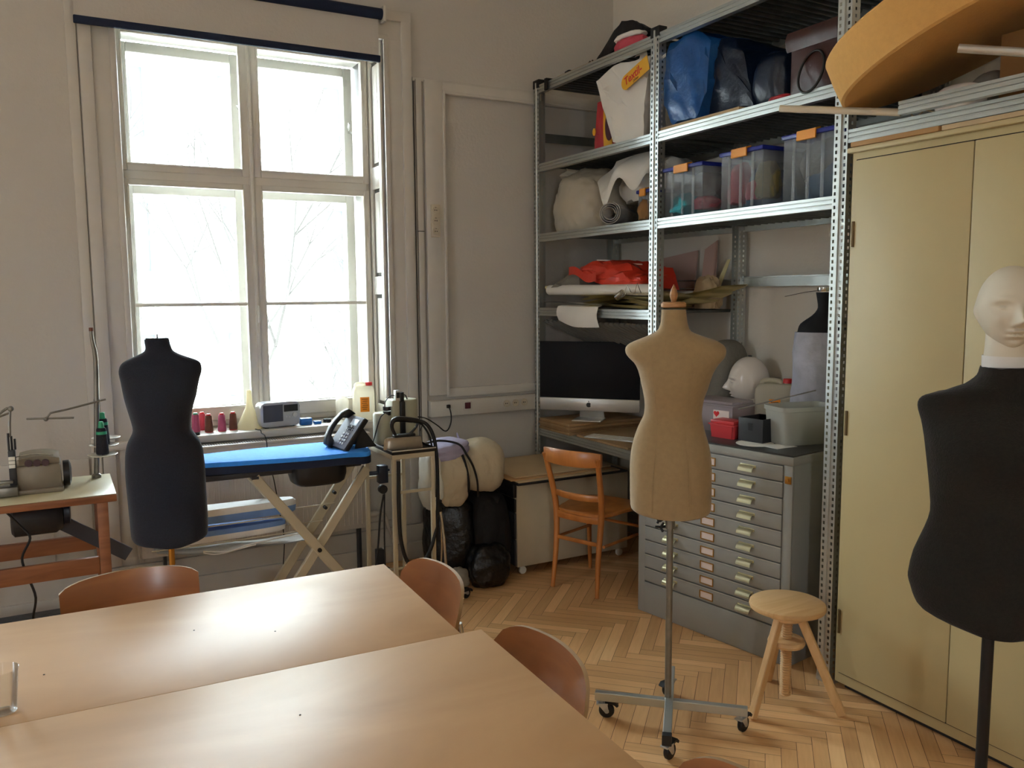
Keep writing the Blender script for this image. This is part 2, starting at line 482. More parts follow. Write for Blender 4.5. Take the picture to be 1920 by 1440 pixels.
def parquet():
    b = B(); bm = b.bm
    uvl = bm.loops.layers.uv.new('UVMap')
    cl = bm.loops.layers.color.new('plank')
    w, n = 0.050, 8
    rnd = random.Random(4)
    c = math.sqrt(0.5)
    def put(u0, v0, du, dv, horiz):
        g = 0.0007
        pts = [(u0+g, v0+g), (u0+du-g, v0+g), (u0+du-g, v0+dv-g), (u0+g, v0+dv-g)]
        W = [((u*c+v*c)+1.0, (-u*c+v*c)+1.0) for u, v in pts]
        if min(p[0] for p in W) > XR or max(p[0] for p in W) < XL: return
        if min(p[1] for p in W) > YB or max(p[1] for p in W) < YF: return
        f = bm.faces.new([bm.verts.new((p[0], p[1], 0)) for p in W])
        k = rnd.random(); o = rnd.random()*50
        L, Wd = (du, dv) if horiz else (dv, du)
        q = [(0, 0), (L, 0), (L, Wd), (0, Wd)] if horiz else [(0, 0), (0, Wd), (L, Wd), (L, 0)]
        for lp, t in zip(f.loops, q):
            lp[uvl].uv = (t[0]+o, t[1]+o); lp[cl] = (k, k, k, 1)
    R = 150
    for v in range(-R, R):
        for u in range(-R, R):
            d = (u-v) % (2*n)
            if d == 0: put(u*w, v*w, n*w, w, True)
            if d == 2*n-1: put(u*w, v*w, w, n*w, False)
    me = bpy.data.meshes.new('floor'); bm.to_mesh(me); bm.free()
    me.materials.append(M['parquet'])
    o = bpy.data.objects.new('floor', me); COL.objects.link(o); o['kind'] = 'structure'
parquet()
b = B(); b.box(XL-.1, XR+.1, YF-.1, YB+.1, -0.12, -0.0012)
struct('floor', b, 'crack')
b = B(); b.box(XL-.1, XR+.1, YF-.1, YB+.1, ZC, ZC+.1)
struct('ceiling', b, 'ceil')

# window wall with two openings (the second lies left of the picture)
OPN = [(0.31, 1.615), (-2.05, -0.75)]
ZO0, ZO1 = 0.77, 2.86
b = B()
xs = [XL-.1, OPN[1][0], OPN[1][1], OPN[0][0], OPN[0][1], XR+.1]
for i in (0, 2, 4): b.box(xs[i], xs[i+1], YB, YB+.55, 0, ZC)
for i in (1, 3):
    b.box(xs[i], xs[i+1], YB, YB+.55, 0, ZO0)
    b.box(xs[i], xs[i+1], YB, YB+.55, ZO1, ZC)
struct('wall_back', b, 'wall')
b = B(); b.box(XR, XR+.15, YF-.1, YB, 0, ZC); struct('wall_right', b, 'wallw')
def holed(b, lo, hi, cs, put):
    """wall strips from lo to hi leaving openings FILL_W wide centred on cs"""
    cur = lo
    for c in sorted(cs):
        put(cur, c-FILL_W/2, 0, ZC); put(c-FILL_W/2, c+FILL_W/2, 0, .80); put(c-FILL_W/2, c+FILL_W/2, 2.84, ZC); cur = c+FILL_W/2
    put(cur, hi, 0, ZC)
b = B(); holed(b, YF-.1, YB, FILL_SIDE_Y, lambda a, c, z0, z1: b.box(XL-.15, XL, a, c, z0, z1)); struct('wall_left', b, 'ceil')
b = B(); holed(b, XL, XR, FILL_FRONT_X, lambda a, c, z0, z1: b.box(a, c, YF-.15, YF, z0, z1)); struct('wall_front', b, 'ceil')

# skirting: a tall stepped ledge along the window wall
b = B()
b.box(XL, XR-.02, YB-.035, YB, 0.0, 0.195, .004)
b.box(XL, XR-.02, YB-.05, YB, 0.0, 0.095, .004)
b.box(XL, 1.78, YB-.022, YB, 0.195, 0.235, .004)
struct('baseboard_back', b, 'trim')
b = B(); b.box(XR-.02, XR, YF, YB-.05, 0, .12, .003); struct('baseboard_right', b, 'trim')

# casing round the window (three stepped mouldings), left side, right side, head
def casing(x0, x1, zt, name):
    b = B()
    for (a, c_, d) in ((0.0, .155, .020), (0.0, .055, .036), (.128, .155, .030)):
        b.box(x0+a, x0+c_, YB-d, YB, 0.2, zt-a, .004)
        b.box(x1-c_, x1-a, YB-d, YB, 0.2, zt-a, .004)
        b.box(x0+a, x1-a, YB-d-.0006, YB, zt-c_, zt-a, .004)
    struct(name, b, 'trim')
casing(0.165, 1.772, 3.0, 'trim_1')
casing(-2.20, -0.60, 3.0, 'trim_2')
# recessed, panelled jambs of the opening
b = B()
for sx, x in ((1, 0.31), (-1, 1.615)):
    x2 = x+sx*.014
    for z0, z1 in ((.80, .88), (1.50, 1.60), (2.08, 2.20), (2.76, 2.86)):
        b.box(min(x, x2), max(x, x2), YB+.0455, YB+.1595, z0, z1, .003)
    for y0, y1 in ((YB+.004, YB+.045), (YB+.16, YB+.20)):
        b.box(min(x, x2), max(x, x2), y0, y1, .80, 2.86, .003)
    x2 = x+sx*.008
    for z0, z1 in ((.90, 1.48), (1.62, 2.06), (2.22, 2.74)):
        b.box(min(x, x2), max(x, x2), YB+.065, YB+.14, z0, z1, .006)
struct('trim_3', b, 'trimw')

# wall panel frame, vertical batten and dark crack to the right of the window
b = B()
b.box(1.800, 1.835, YB-.018, YB, .20, 2.665, .003)
b.box(1.848, 1.955, YB-.030, YB, .925, 2.665, .004)
b.box(1.952, 1.968, YB-.038, YB, .925, 2.62, .004)
b.box(1.955, XR, YB-.024, YB, 2.605, 2.665, .004)
b.box(1.955, XR, YB-.034, YB, 2.60, 2.615, .003)
b.box(1.955, XR, YB-.020, YB, .91, .96, .003)
b.box(1.785, XR, YB-.010, YB, 2.655, 2.675, .003)
struct('trim_4', b, 'trim')
b = B()
b.box(1.7745, 1.7795, YB-.006, YB-.0005, .21, 2.66)
b.box(1.7895, 1.7935, YB-.004, YB-.0005, .55, 2.66)
b.box(1.838, 1.8405, YB-.004, YB-.0005, .95, 2.66)
b.box(1.796, 1.836, YB-.019, YB-.017, 1.845, 1.849)
b.lathe([(.004, -.002), (.004, .003)], (1.735, YB-.021, 1.795), 8, axis='y')
b.lathe([(.005, -.002), (.005, .003)], (1.763, YB-.021, 1.787), 8, axis='y')
b.lathe([(.004, -.002), (.004, .003)], (1.765, YB-.021, 1.575), 8, axis='y')
struct('trim_5', b, 'crack', label='dark cracks and nail holes')
# left of the window: shallow pilaster strips
b = B()
b.box(0.115, .160, YB-.014, YB, .20, 3.2, .004)
b.box(-.45, -.06, YB-.012, YB, .24, .74, .004)
b.box(-.005, .105, YB-.012, YB, .24, .74, .004)
struct('trim_6', b, 'trim')

# ---- window_1: double casement, inner frame at y 4.60, outer at 4.82
def frame_rect(b, x0, x1, z0, z1, w, y0, y1, bev=.003, wt=None, wb=None):
    wt = wt or w; wb = wb or w
    b.box(x0, x0+w, y0, y1, z0, z1, bev); b.box(x1-w, x1, y0, y1, z0, z1, bev)
    b.box(x0+w, x1-w, y0+.0005, y1-.0005, z1-wt, z1, bev); b.box(x0+w, x1-w, y0+.0005, y1-.0005, z0, z0+wb, bev)

def build_window(name, ox, detailed):
    w = thing(name, None, None, (0.31+ox, YB+.2, .80), kind='structure')
    X = lambda v: v+ox
    b = B()
    b.box(X(.315), X(1.61), 4.62, 4.67, 2.775+.035, 2.855, .004)
    b.box(X(.315), X(1.61), 4.62, 4.67, .812, .86, .004)
    b.box(X(.315), X(.338), 4.618, 4.67, .812, 2.855, .004)
    b.box(X(1.585), X(1.61), 4.618, 4.67, .812, 2.855, .004)
    b.box(X(.338), X(1.585), 4.606, 4.67, 2.066, 2.128, .006)
    b.box(X(.938), X(.974), 4.602, 4.67, .812, 2.855, .006)
    b.box(X(.947), X(.965), 4.590, 4.61, .86, 2.81, .005)
    part('inner_frame', b, 'trimw', w)
    for (x0, x1, z0, z1, wb, wt) in ((.322, .944, 2.118, 2.805, .036, .030), (.968, 1.600, 2.118, 2.805, .036, .030),
                             (.322, .944, .845, 2.080, .070, .030), (.968, 1.600, .845, 2.080, .070, .030)):
        b = B(); frame_rect(b, X(x0), X(x1), z0, z1, .036, 4.600, 4.640, .005, wt, wb)
        frame_rect(b, X(x0+.030), X(x1-.030), z0+wb-.006, z1-wt+.006, .008, 4.593, 4.602, .002)
        if z0 < 1: b.box(X(x0+.03), X(x1-.03), 4.606, 4.634, 1.446, 1.464, .003)
        s = part('sash', b, 'trimw', w)
        b = B(); b.box(X(x0+.035), X(x1-.035), 4.616, 4.620, z0+wb, z1-wt)
        part('pane', b, 'glass', s)
    if detailed:
        for hz in (2.45, 2.30, 1.85, 1.55, 1.15):
            b = B(); b.lathe([(.006, -.03), (.006, .03)], (X(1.592), 4.598, hz), 8); part('hinge', b, 'trimw', w)
        b = B(); b.box(X(.949), X(.963), 4.582, 4.592, 1.36, 1.49, .003)
        b.tube([(X(.956), 4.585, 1.44), (X(.956), 4.560, 1.435), (X(.957), 4.555, 1.40), (X(.956), 4.56, 1.355)], .006, 8, smooth=3)
        part('window_handle', b, 'trimw', w)
        b = B(); b.box(X(.950), X(.962), 4.584, 4.592, 2.33, 2.44, .003)
        b.tube([(X(.956), 4.585, 2.40), (X(.956), 4.565, 2.395), (X(.956), 4.562, 2.36)], .005, 8); part('window_handle', b, 'trimw', w)
    # casement box between the two frames
    b = B()
    b.box(X(.30), X(.335), 4.67, 4.83, .80, 2.86); b.box(X(1.59), X(1.625), 4.67, 4.83, .80, 2.86)
    b.box(X(.335), X(1.59), 4.67, 4.83, 2.80, 2.86); b.box(X(.335), X(1.59), 4.67, 4.83, .77, .845)
    part('casement_box', b, 'outer', w)
    for (x0, x1, z0, z1) in ((.345, .955, 2.14, 2.79), (.990, 1.58, 2.14, 2.79), (.345, .955, .85, 2.08), (.990, 1.58, .85, 2.08)):
        b = B(); frame_rect(b, X(x0), X(x1), z0, z1, .050, 4.815, 4.850, .004)
        if z0 < 1: b.box(X(x0+.04), X(x1-.04), 4.82, 4.845, 1.45, 1.468, .003)
        s = part('outer_sash', b, 'outer', w)
        b = B(); b.box(X(x0+.045), X(x1-.045), 4.83, 4.834, z0+.045, z1-.045); part('pane', b, 'glass', s)
    b = B(); b.box(X(.338), X(1.59), 4.82, 4.87, 2.075, 2.145, .003); b.box(X(.952), X(.994), 4.82, 4.86, .85, 2.80, .003)
    part('outer_frame', b, 'outer', w)
    if detailed:
        b = B(); b.tube([(X(.918), 4.70, 2.48), (X(.905), 4.66, 2.49)], .004, 6); b.tube([(X(1.555), 4.81, 2.44), (X(1.545), 4.77, 2.475)], .006, 6)
        b.tube([(X(1.555), 4.81, 2.43), (X(1.56), 4.77, 2.42)], .006, 6)
        part('stay_hook', b, 'chrome', w)
    return w
build_window('window_1', 0, True)
build_window('window_2', -2.36, False)

for i, y in enumerate(FILL_SIDE_Y):
    b = B()
    for (p, q, z0, z1) in ((y-FILL_W/2, y-FILL_W/2+.05, .8, 2.84), (y+FILL_W/2-.05, y+FILL_W/2, .8, 2.84), (y-FILL_W/2+.05, y+FILL_W/2-.05, .8, .86), (y-FILL_W/2+.05, y+FILL_W/2-.05, 2.78, 2.84), (y-FILL_W/2+.05, y+FILL_W/2-.05, 2.07, 2.13)):
        b.box(XL-.10, XL-.05, p, q, z0, z1)
    struct('window_%d' % (3+i), b, 'trimw')  # frame of the added left-wall fill window, out of view
for i, x in enumerate(FILL_FRONT_X):
    b = B()
    for (p, q, z0, z1) in ((x-FILL_W/2, x-FILL_W/2+.05, .8, 2.84), (x+FILL_W/2-.05, x+FILL_W/2, .8, 2.84), (x-FILL_W/2+.05, x+FILL_W/2-.05, .8, .86), (x-FILL_W/2+.05, x+FILL_W/2-.05, 2.78, 2.84), (x-FILL_W/2+.05, x+FILL_W/2-.05, 2.07, 2.13)):
        b.box(p, q, YF-.10, YF-.05, z0, z1)
    struct('window_%d' % (6+i), b, 'trimw')  # frame of the added fill window behind the camera

# window sills
for i, (x0, x1) in enumerate(((.19, 1.66), (-2.17, -.63))):
    b = B(); b.box(x0, x1, 4.350, 4.60, .772, .8095, .005)
    if i: b.box(OPN[1][0], OPN[1][1], 4.59, 4.66, .78, .8095)
    else: b.box(OPN[0][0], OPN[0][1], 4.59, 4.66, .78, .8095)
    struct('trim_%d' % (7+i), b, 'trim')

# ---- outside: street, opposite house, bare trees (all far beyond the panes)
b = B(); b.box(-25, 35, 6, 60, -7.2, -7.0)
struct('ground_outside', b, 'street')
hs = thing('apartment_building', 'pale apartment house across the street, seen through the window', 'building', (6, 27, -7))
b = B(); b.box(-14, 30, 26, 36, -7.0, 8.0, 0); part('wall', b, 'facade', hs)
for k in range(13):
    for q in range(4):
        x = -11+k*3.1; z = -5.2+q*3.7
        b = B(); b.box(x, x+1.1, 25.93, 26.05, z, z+1.9, 0)
        f = part('window', b, 'facadew', hs)
        b = B(); frame_rect(b, x-.1, x+1.2, z-.1, z+2.05, .1, 25.85, 25.95, 0); b.box(x-.2, x+1.3, 25.7, 25.95, z+2.05, z+2.25)
        b.box(x+.5, x+.6, 25.88, 25.94, z, z+1.9)
        part('frame', b, 'facade', f)
def tree(x, y, z, h, seed, label):
    rnd = random.Random(seed); b = B()
    def grow(p, d, l, r, dep):
        q = p+d*l*.5+Vector((rnd.uniform(-1, 1), rnd.uniform(-1, 1), 0))*l*.05
        e = p+d*l
        b.tube([p, q, e], r, 5, rad=[r, r*.85, r*.65], cap=False)
        if dep == 0: return
        for _ in range(rnd.choice((2, 3, 3))):
            nd = (d+Vector((rnd.uniform(-1, 1), rnd.uniform(-1, 1), rnd.uniform(-.2, .7)))*.75).normalized()
            grow(e, nd, l*rnd.uniform(.6, .82), r*.6, dep-1)
    grow(Vector((x, y, z)), Vector((0, 0, 1)), h, .13, 6)
    solo('bare_tree', b, 'bark', label, 'tree', (x, y, z), smooth=False)
tree(1.2, 14, -7.0, 3.6, 3, 'leafless street tree behind the left half of the window')
tree(5.4, 15, -7.0, 3.0, 8, 'leafless street tree behind the right half of the window')

# ---- roller blind over the window head
rb = thing('roller_blind', 'beige roller blind with navy roller and bottom bar, mostly rolled up', 'blind', (.9, YB-.07, 2.95))
b = B(); b.lathe([(.028, 0.13), (.028, 1.592)], (0, 4.325, 2.955), 20, axis='x'); part('roller', b, 'navypad', rb, label='navy blue roller')
b = B(); b.box(.155, 1.575, 4.3300, 4.3315, 2.722, 2.94); part('blind_fabric', b, 'wall', rb)
b = B(); b.box(.150, 1.582, 4.322, 4.342, 2.712, 2.746, .004); part('bottom_bar', b, 'navypad', rb, label='navy blue bottom bar')
b = B(); b.box(1.594, 1.612, 4.30, 4.362, 2.915, 2.995, .004); part('bracket', b, 'trim', rb)
b = B(); b.box(.118, .128, 4.30, 4.362, 2.915, 2.995, .004); part('bracket', b, 'trim', rb)

# ---- sockets, trunking
def socket_face(b, c, r=.018):
    x, y, z = c
    b.lathe([(r*1.18, 0), (r*1.18, -.004), (r, -.005), (r*.92, .004), (.001, .004)], c, 16, axis='y', cap0=True, cap1=True)
ss = thing('wall_socket_strip', 'vertical strip of three ivory power sockets beside the window', 'socket', (1.895, YB-.030, 1.90))
b = B(); b.box(1.868, 1.923, YB-.044, YB-.0300, 1.815, 1.995, .004); part('socket_plate', b, 'ivory', ss)
for z in (1.963, 1.905, 1.847):
    b = B(); b.lathe([(.021, 0), (.021, -.006), (.017, -.006), (.016, -.001), (.0005, -.001)], (1.895, YB-.044, z), 18, axis='y'); s = part('socket', b, 'ivory', ss)
    b = B(); b.lathe([(.003, -.0025), (.003, .0)], (1.8895, YB-.0445, z), 8, axis='y'); b.lathe([(.003, -.0025), (.003, .0)], (1.9005, YB-.0445, z), 8, axis='y')
    b.box(1.892, 1.898, YB-.047, YB-.044, z+.013, z+.016); part('pin_hole', b, 'blackpl', s)
tr = thing('cable_trunking', 'white wall trunking with power sockets between window and shelving', 'cable trunking', (2.2, YB-.024, .85))
b = B(); b.box(1.842, 2.56, YB-.055, YB-.0005, .803, .895, .005); part('channel', b, 'trim', tr)
for x in (2.325, 2.385, 2.445):
    b = B(); b.lathe([(.021, 0), (.021, -.006), (.017, -.006), (.016, -.001), (.0005, -.001)], (x, YB-.055, .852), 18, axis='y'); s = part('socket', b, 'ivory', tr)
    b = B(); b.lathe([(.003, -.0025), (.003, .0)], (x-.0055, YB-.0555, .852), 8, axis='y'); b.lathe([(.003, -.0025), (.003, .0)], (x+.0055, YB-.0555, .852), 8, axis='y'); part('pin_hole', b, 'blackpl', s)
b = B(); b.box(2.042, 2.094, YB-.060, YB-.055, .832, .884, .003); s = part('socket', b, 'trim', tr)
b = B(); b.box(2.050, 2.086, YB-.063, YB-.059, .840, .876, .003); part('switch', b, 'redsw', s, label='wine red socket cover')
b = B(); b.box(1.925, 1.960, YB-.060, YB-.055, .845, .875, .003); part('socket', b, 'trim', tr)
b = B(); b.box(1.933, 1.953, YB-.078, YB-.060, .853, .872, .003)
solo('power_plug', b, 'black2', 'small black plug in the trunking left of the wine red socket', 'plug', (1.944, YB-.060, .86))

# ---- radiator under the window
rd = thing('radiator', 'white panel radiator with top grille under the window', 'radiator', (.95, 4.32, .25))
b = B(); b.box(.30, 1.445, 4.272, 4.290, .245, .755, .005)
for k in range(46):
    x = .325+k*.0243; b.box(x, x+.008, 4.269, 4.273, .27, .735, .002)
part('front_panel', b, 'rad', rd)
b = B(); b.box(.295, 1.452, 4.268, 4.345, .752, .766, .003)
part('top_cover', b, 'rad', rd)
b = B()
for k in range(90):
    x = .32+k*.0124; b.box(x, x+.006, 4.285, 4.335, .7655, .7665)
part('grille', b, 'dkgrey', rd)
for x in (.295, 1.441):
    b = B(); b.box(x, x+.011, 4.291, 4.345, .245, .7515, .003); part('side_panel', b, 'rad', rd)
b = B(); b.tube([(1.44, 4.33, .30), (1.50, 4.33, .30), (1.545, 4.33, .285), (1.57, 4.33, .20), (1.60, 4.33, .11), (1.60, 4.33, 0.0)], .010, 10, smooth=4)
b.lathe([(.02, -.02), (.02, .02)], (1.475, 4.33, .30), 12, axis='x'); part('pipe', b, 'rad', rd)
for x in (.40, 1.385):
    b = B(); b.box(x, x+.014, 4.30, 4.345, 0.0, .25); part('bracket', b, 'dkgrey', rd)

# ================================================================ METAL SHELVING
XF, XB = 2.52, 3.09            # front faces of front posts / rear faces of rear posts
PY = (4.315, 3.22, 2.145, 1.06)

def holed_strip(b, o, ud, width, z0, z1, cols, hw, hh, pitch):
    """vertical sheet strip with real slots; o = corner, ud = horizontal direction"""
    ud = Vector(ud); o = Vector(o)
    us = [0.0]
    for c in cols: us += [c-hw/2, c+hw/2]
    us.append(width)
    zs = [z0]; z = z0+pitch*.5
    while z+hh < z1:
        zs += [z, z+hh]; z += pitch
    zs.append(z1)
    V = [[b.bm.verts.new((o.x+ud.x*u, o.y+ud.y*u, zz)) for u in us] for zz in zs]
    for i in range(len(zs)-1):
        for j in range(len(us)-1):
            if i % 2 == 1 and j % 2 == 1: continue
            b.bm.faces.new((V[i][j], V[i][j+1], V[i+1][j+1], V[i+1][j]))

def post_mesh(zt, rear=False):
    """slotted upright, local: front face at x=0 spans y -.03..+.03"""
    b = B(); s = -1 if rear else 1
    holed_strip(b, (0, -.030, 0), (0, 1, 0), .0235, 0.02, zt, [.011], .0085, .012, .0245)
    holed_strip(b, (0, .0065, 0), (0, 1, 0), .0235, 0.02, zt, [.0125], .0085, .012, .0245)
    b.rings([[(0, -.0065, z), (-.006*s, -.004, z), (-.006*s, .004, z), (0, .0065, z)] for z in (.02, zt)], closed=False)
    for y in (-.030, .030):
        holed_strip(b, (0, y, 0), (s, 0, 0), .042, 0.02, zt, [.021], .008, .011, .0245)
    b.box(min(0, s*.046), max(0, s*.046), -.033, .033, 0, .025, .002)
    me = finish(b, 'post', 'galv', smooth=False)
    return me

def shelf_deck(y0, y1, z, x0=XF+.012, x1=XB-.012, drop=0.0):
    """ribbed sheet-steel deck, ribs run front to back"""
    b = B(); n = int((y1-y0)/.045); st = (y1-y0)/n; pts = []
    for i in range(n):
        y = y0+i*st
        pts += [(y, z), (y+st*.62, z), (y+st*.70, z-.014), (y+st*.92, z-.014)]
    pts.append((y1, z))
    top = [[(x, p[0], p[1]-drop*(x-x0)/(x1-x0)) for p in pts] for x in (x0, x1)]
    b.rings(top, closed=False)
    b.rings([[(x, p[0], p[1]-.002-drop*(x-x0)/(x1-x0)) for p in pts] for x in (x0, x1)], closed=False)
    return b

def beam_rings(b, x, y0, y1, z0, z1, s):
    """rolled beam profile with two grooves on its outer face; s=-1 outer face looks to -x"""
    h = z1-z0; d = .028
    pr = [(0, 0), (0, .26*h), (.004, .30*h), (.004, .36*h), (0, .40*h), (0, .62*h), (.004, .66*h), (.004, .72*h), (0, .76*h), (0, h), (d, h), (d, h-.006), (d*.5, h-.006), (d*.5, .006), (d, .006), (d, 0)]
    b.rings([[(x-s*p[0], y, z0+p[1]) for p in pr] for y in (y0, y1)])
    return b

rack = thing('metal_shelving', 'tall galvanised slotted-post shelving rack along the right wall', 'shelving', (XF, PY[1], 0))
pm = post_mesh(2.705); pmr = post_mesh(2.705, True)
for i, y in enumerate(PY):
    for j, (x, me) in enumerate(((XF, pm), (XB, pmr))):
        o = bpy.data.objects.new('post', me); COL.objects.link(o); o.parent = rack
        o.location = (x-XF, y-PY[1], 0); WM[o.name] = Matrix.Translation((x, y, 0))
        b = B(); q = 1 if j == 0 else -1
        b.box(min(x-q*.003, x+q*.045), max(x-q*.003, x+q*.045), y-.033, y+.033, 2.675, 2.722, .003)
        cp = part('post_cap', b, 'black2', rack)
bays = [(PY[1]+.033, PY[0]-.033), (PY[2]+.033, PY[1]-.033), (PY[3]+.033, PY[2]-.033)]
S1, S2, S3, S4, SD, SC = 2.690, 2.245, 1.845, 1.415, .700, 2.070
def shelf(bay, zt, rear=True, rz=None):
    y0, y1 = bays[bay]
    d = shelf_deck(y0, y1, zt-.004); part('shelf', d, 'galvd', rack, smooth=False)
    b = B(); beam_rings(b, XF+.001, y0-.002, y1+.002, zt-.046, zt, -1); part('beam', b, 'galv', rack, smooth=False)
    if rear:
        b = B(); beam_rings(b, XB-.001, y0-.002, y1+.002, (rz or zt)-.046, (rz or zt), 1); part('beam', b, 'galv', rack, smooth=False)
for bay, zz in ((0, S1), (0, S2), (0, S3), (0, S4), (0, SD), (1, S1), (1, S2), (1, S3), (2, SC)):
    shelf(bay, zz, rear=(zz != S4))
for bay, z in ((0, 1.565), (1, 1.575), (0, 1.20)):
    b = B(); beam_rings(b, XB-.001, bays[bay][0]-.002, bays[bay][1]+.002, z-.05, z, 1); part('beam', b, 'galv', rack, smooth=False)
# end tie on the window side, and the sagging lower sheet under the fourth shelf
b = B(); b.box(XF+.046, XB-.046, PY[0]-.012, PY[0]+.004, 2.375, 2.425, .002); part('end_tie', b, 'galvd', rack)
b = shelf_deck(bays[0][0], bays[0][1], 1.345, XF+.03, XF+.36, -.0)
bmesh.ops.transform(b.bm, matrix=Matrix.Translation((XF+.03, 0, 1.345)) @ Matrix.Rotation(math.radians(24), 4, 'Y') @ Matrix.Translation((-XF-.03, 0, -1.345)), verts=b.bm.verts)
part('sloping_sheet', b, 'sheet', rack, smooth=False)

# ================================================================ CREAM CUPBOARD
cb = thing('metal_cupboard', 'cream enamelled two-door metal cupboard right of the shelving', 'cupboard', (2.74, 1.64, 0))
CY0, CY1, CX = 1.185, 2.095, 2.52
b = B(); b.box(CX+.006, CX+.46, CY0, CY1, .028, 1.985, .003)
part('cabinet_body', b, 'creammet', cb)
b = B(); b.box(CX+.04, CX+.44, CY0+.02, CY1-.02, 0, .030); part('plinth', b, 'dkgrey', cb)
b = B(); b.box(CX-.012, CX+.47, CY0-.012, CY1+.012, 1.985, 2.003, .004); part('top_rim', b, 'creammet', cb)
for y0, y1, hy in ((1.6385, 2.072, 2.0745), (1.207, 1.6355, 1.2045)):
    b = B(); b.box(CX-.004, CX+.0055, y0, y1, .072, 1.957, .0025); d = part('door', b, 'creammet', cb)
    for z in (1.70, 1.02, .27):
        b = B(); b.lathe([(.006, -.045), (.006, .045)], (CX-.004, hy, z), 8); part('hinge', b, 'hinge', d)
b = B()
b.box(CX+.001, CX+.0068, 2.0715, 2.0745, .070, 1.960); b.box(CX+.001, CX+.0068, 1.6355, 1.6385, .070, 1.960)
b.box(CX+.001, CX+.0068, 1.205, 2.0735, .0685, .0715); b.box(CX+.001, CX+.0068, 1.205, 2.0735, 1.9575, 1.9605)
part('door_gap', b, 'crack', cb)

# flat cartons between cupboard top and the shelf above
b = B(); b.box(2.500, 2.97, 1.75, 2.085, 2.0035, 2.0195, .001)
solo('flattened_carton', b, 'card', 'flattened brown cardboard lying on the cupboard, its left end by the post', 'carton', (2.7, 1.92, 2.0035))
b = B(); b.box(2.505, 2.97, 1.24, 1.742, 2.0035, 2.0185, .001)
solo('flattened_carton', b, 'card2', 'flattened paler cardboard lying on the cupboard over the right door', 'carton', (2.7, 1.5, 2.0035))

# ================================================================ PLAN CHEST
DW, DD, DH = .812, .56, .86
ang = math.atan2(2.497-2.359, 3.10-2.30)
# local: front face on x=0, width along y from 0 (right, near) to DW (left, far)
pc = thing('plan_chest', 'grey metal plan chest of shallow drawers with nickel pulls', 'chest of drawers', (2.497, 2.300, 0), ang)
b = B(); b.box(.012, DD, .0, DW, .0, DH-.04, .003); b.box(.0, .012, 0, .042, 0, DH-.04, .002); b.box(.0, .012, DW-.042, DW, 0, DH-.04, .002)
part('cabinet_body', b, 'greymet', pc, local=True)
b = B(); b.box(-.004, DD+.004, -.004, DW+.004, DH-.040, DH-.006, .003); part('top_rim', b, 'greymet', pc, local=True)
b = B(); b.box(.004, DD-.002, .004, DW-.004, DH-.0065, DH, .001); part('worktop', b, 'greytop', pc, local=True)
b = B(); b.box(-.002, .012, .042, DW-.042, .002, .150, .002); part('kick_panel', b, 'greymet', pc, local=True)
nd = 10; z0, z1 = .155, DH-.043; dh = (z1-z0)/nd
dm = hm = fm = None
for k in range(nd):
    z = z0+k*dh
    b = B(); b.box(-.004, .012, .044, DW-.044, z+.0025, z+dh-.0025, .0015); d = part('drawer', b, 'greymet', pc, local=True)
    b = B(); b.box(-.0048, -.0035, .044, DW-.044, z+dh-.0055, z+dh-.0025); part('top_lip', b, 'alu', d, local=True)
    for y in (.205, DW-.205):
        b = B(); pr = [(-.0045, .030), (-.012, .0305), (-.022, .026), (-.029, .017), (-.031, .008), (-.0295, .008), (-.0272, .016), (-.021, .0245), (-.012, .0285), (-.0045, .0285)]
        b.rings([[(p[0], yy, z+.014+p[1]) for p in pr] for yy in (y-.035, y+.035)])
        b.box(-.0068, -.0042, y-.038, y+.038, z+.036, z+.048, .001)
        part('cup_pull', b, 'brassy', d, local=True, label='nickel cup pull')
    b = B(); frame_rect(b, 0, 0, 0, 0, 0, 0, 0) if False else None
    b = B()
    for (a, c, e, f_) in ((DW/2-.036, DW/2+.036, z+.012, z+.016), (DW/2-.036, DW/2+.036, z+.044, z+.048), (DW/2-.036, DW/2-.032, z+.016, z+.044), (DW/2+.032, DW/2+.036, z+.016, z+.044)):
        b.box(-.008, -.004, a, c, e, f_, .0008)
    part('label_holder', b, 'brass', d, local=True)
    b = B(); b.box(-.0050, -.0042, DW/2-.032, DW/2+.032, z+.016, z+.044); part('label_card', b, 'sticker', d, local=True)
b = B(); b.box(-.004, .0, .006, .034, z1-.070, z1-.040, .001); b.lathe([(.006, -.008), (.006, -.002)], (0, .020, z1-.055), 10, axis='x'); part('lock_plate', b, 'brass', pc, local=True)

# ================================================================ STOOL
st = thing('screw_stool', 'small round wooden stool with screw height adjustment beside the plan chest', 'stool', (2.265, 2.085, 0))
sc_ = (2.262, 2.092)
b = B(); b.lathe([(.060, .352), (.118, .360), (.131, .366), (.134, .374), (.132, .383), (.124, .388)], (sc_[0], sc_[1], 0), 48); part('seat', b, 'pine', st)
b = B(); b.lathe([(.055, .325), (.062, .330), (.062, .352)], (sc_[0], sc_[1], 0), 24); part('seat_hub', b, 'pine', st)
b = B(); prof = []
z = .035
while z < .33:
    prof += [(.0140, z), (.0205, z+.0045)]; z += .009
b.lathe([(.001, .035)]+prof+[(.0155, .33)], (sc_[0], sc_[1], 0), 20); part('wooden_screw', b, 'pine', st)
b = B(); b.lathe([(.050, .225), (.062, .229), (.066, .238), (.062, .249), (.050, .252)], (sc_[0], sc_[1], 0), 32); part('collar', b, 'pine', st)
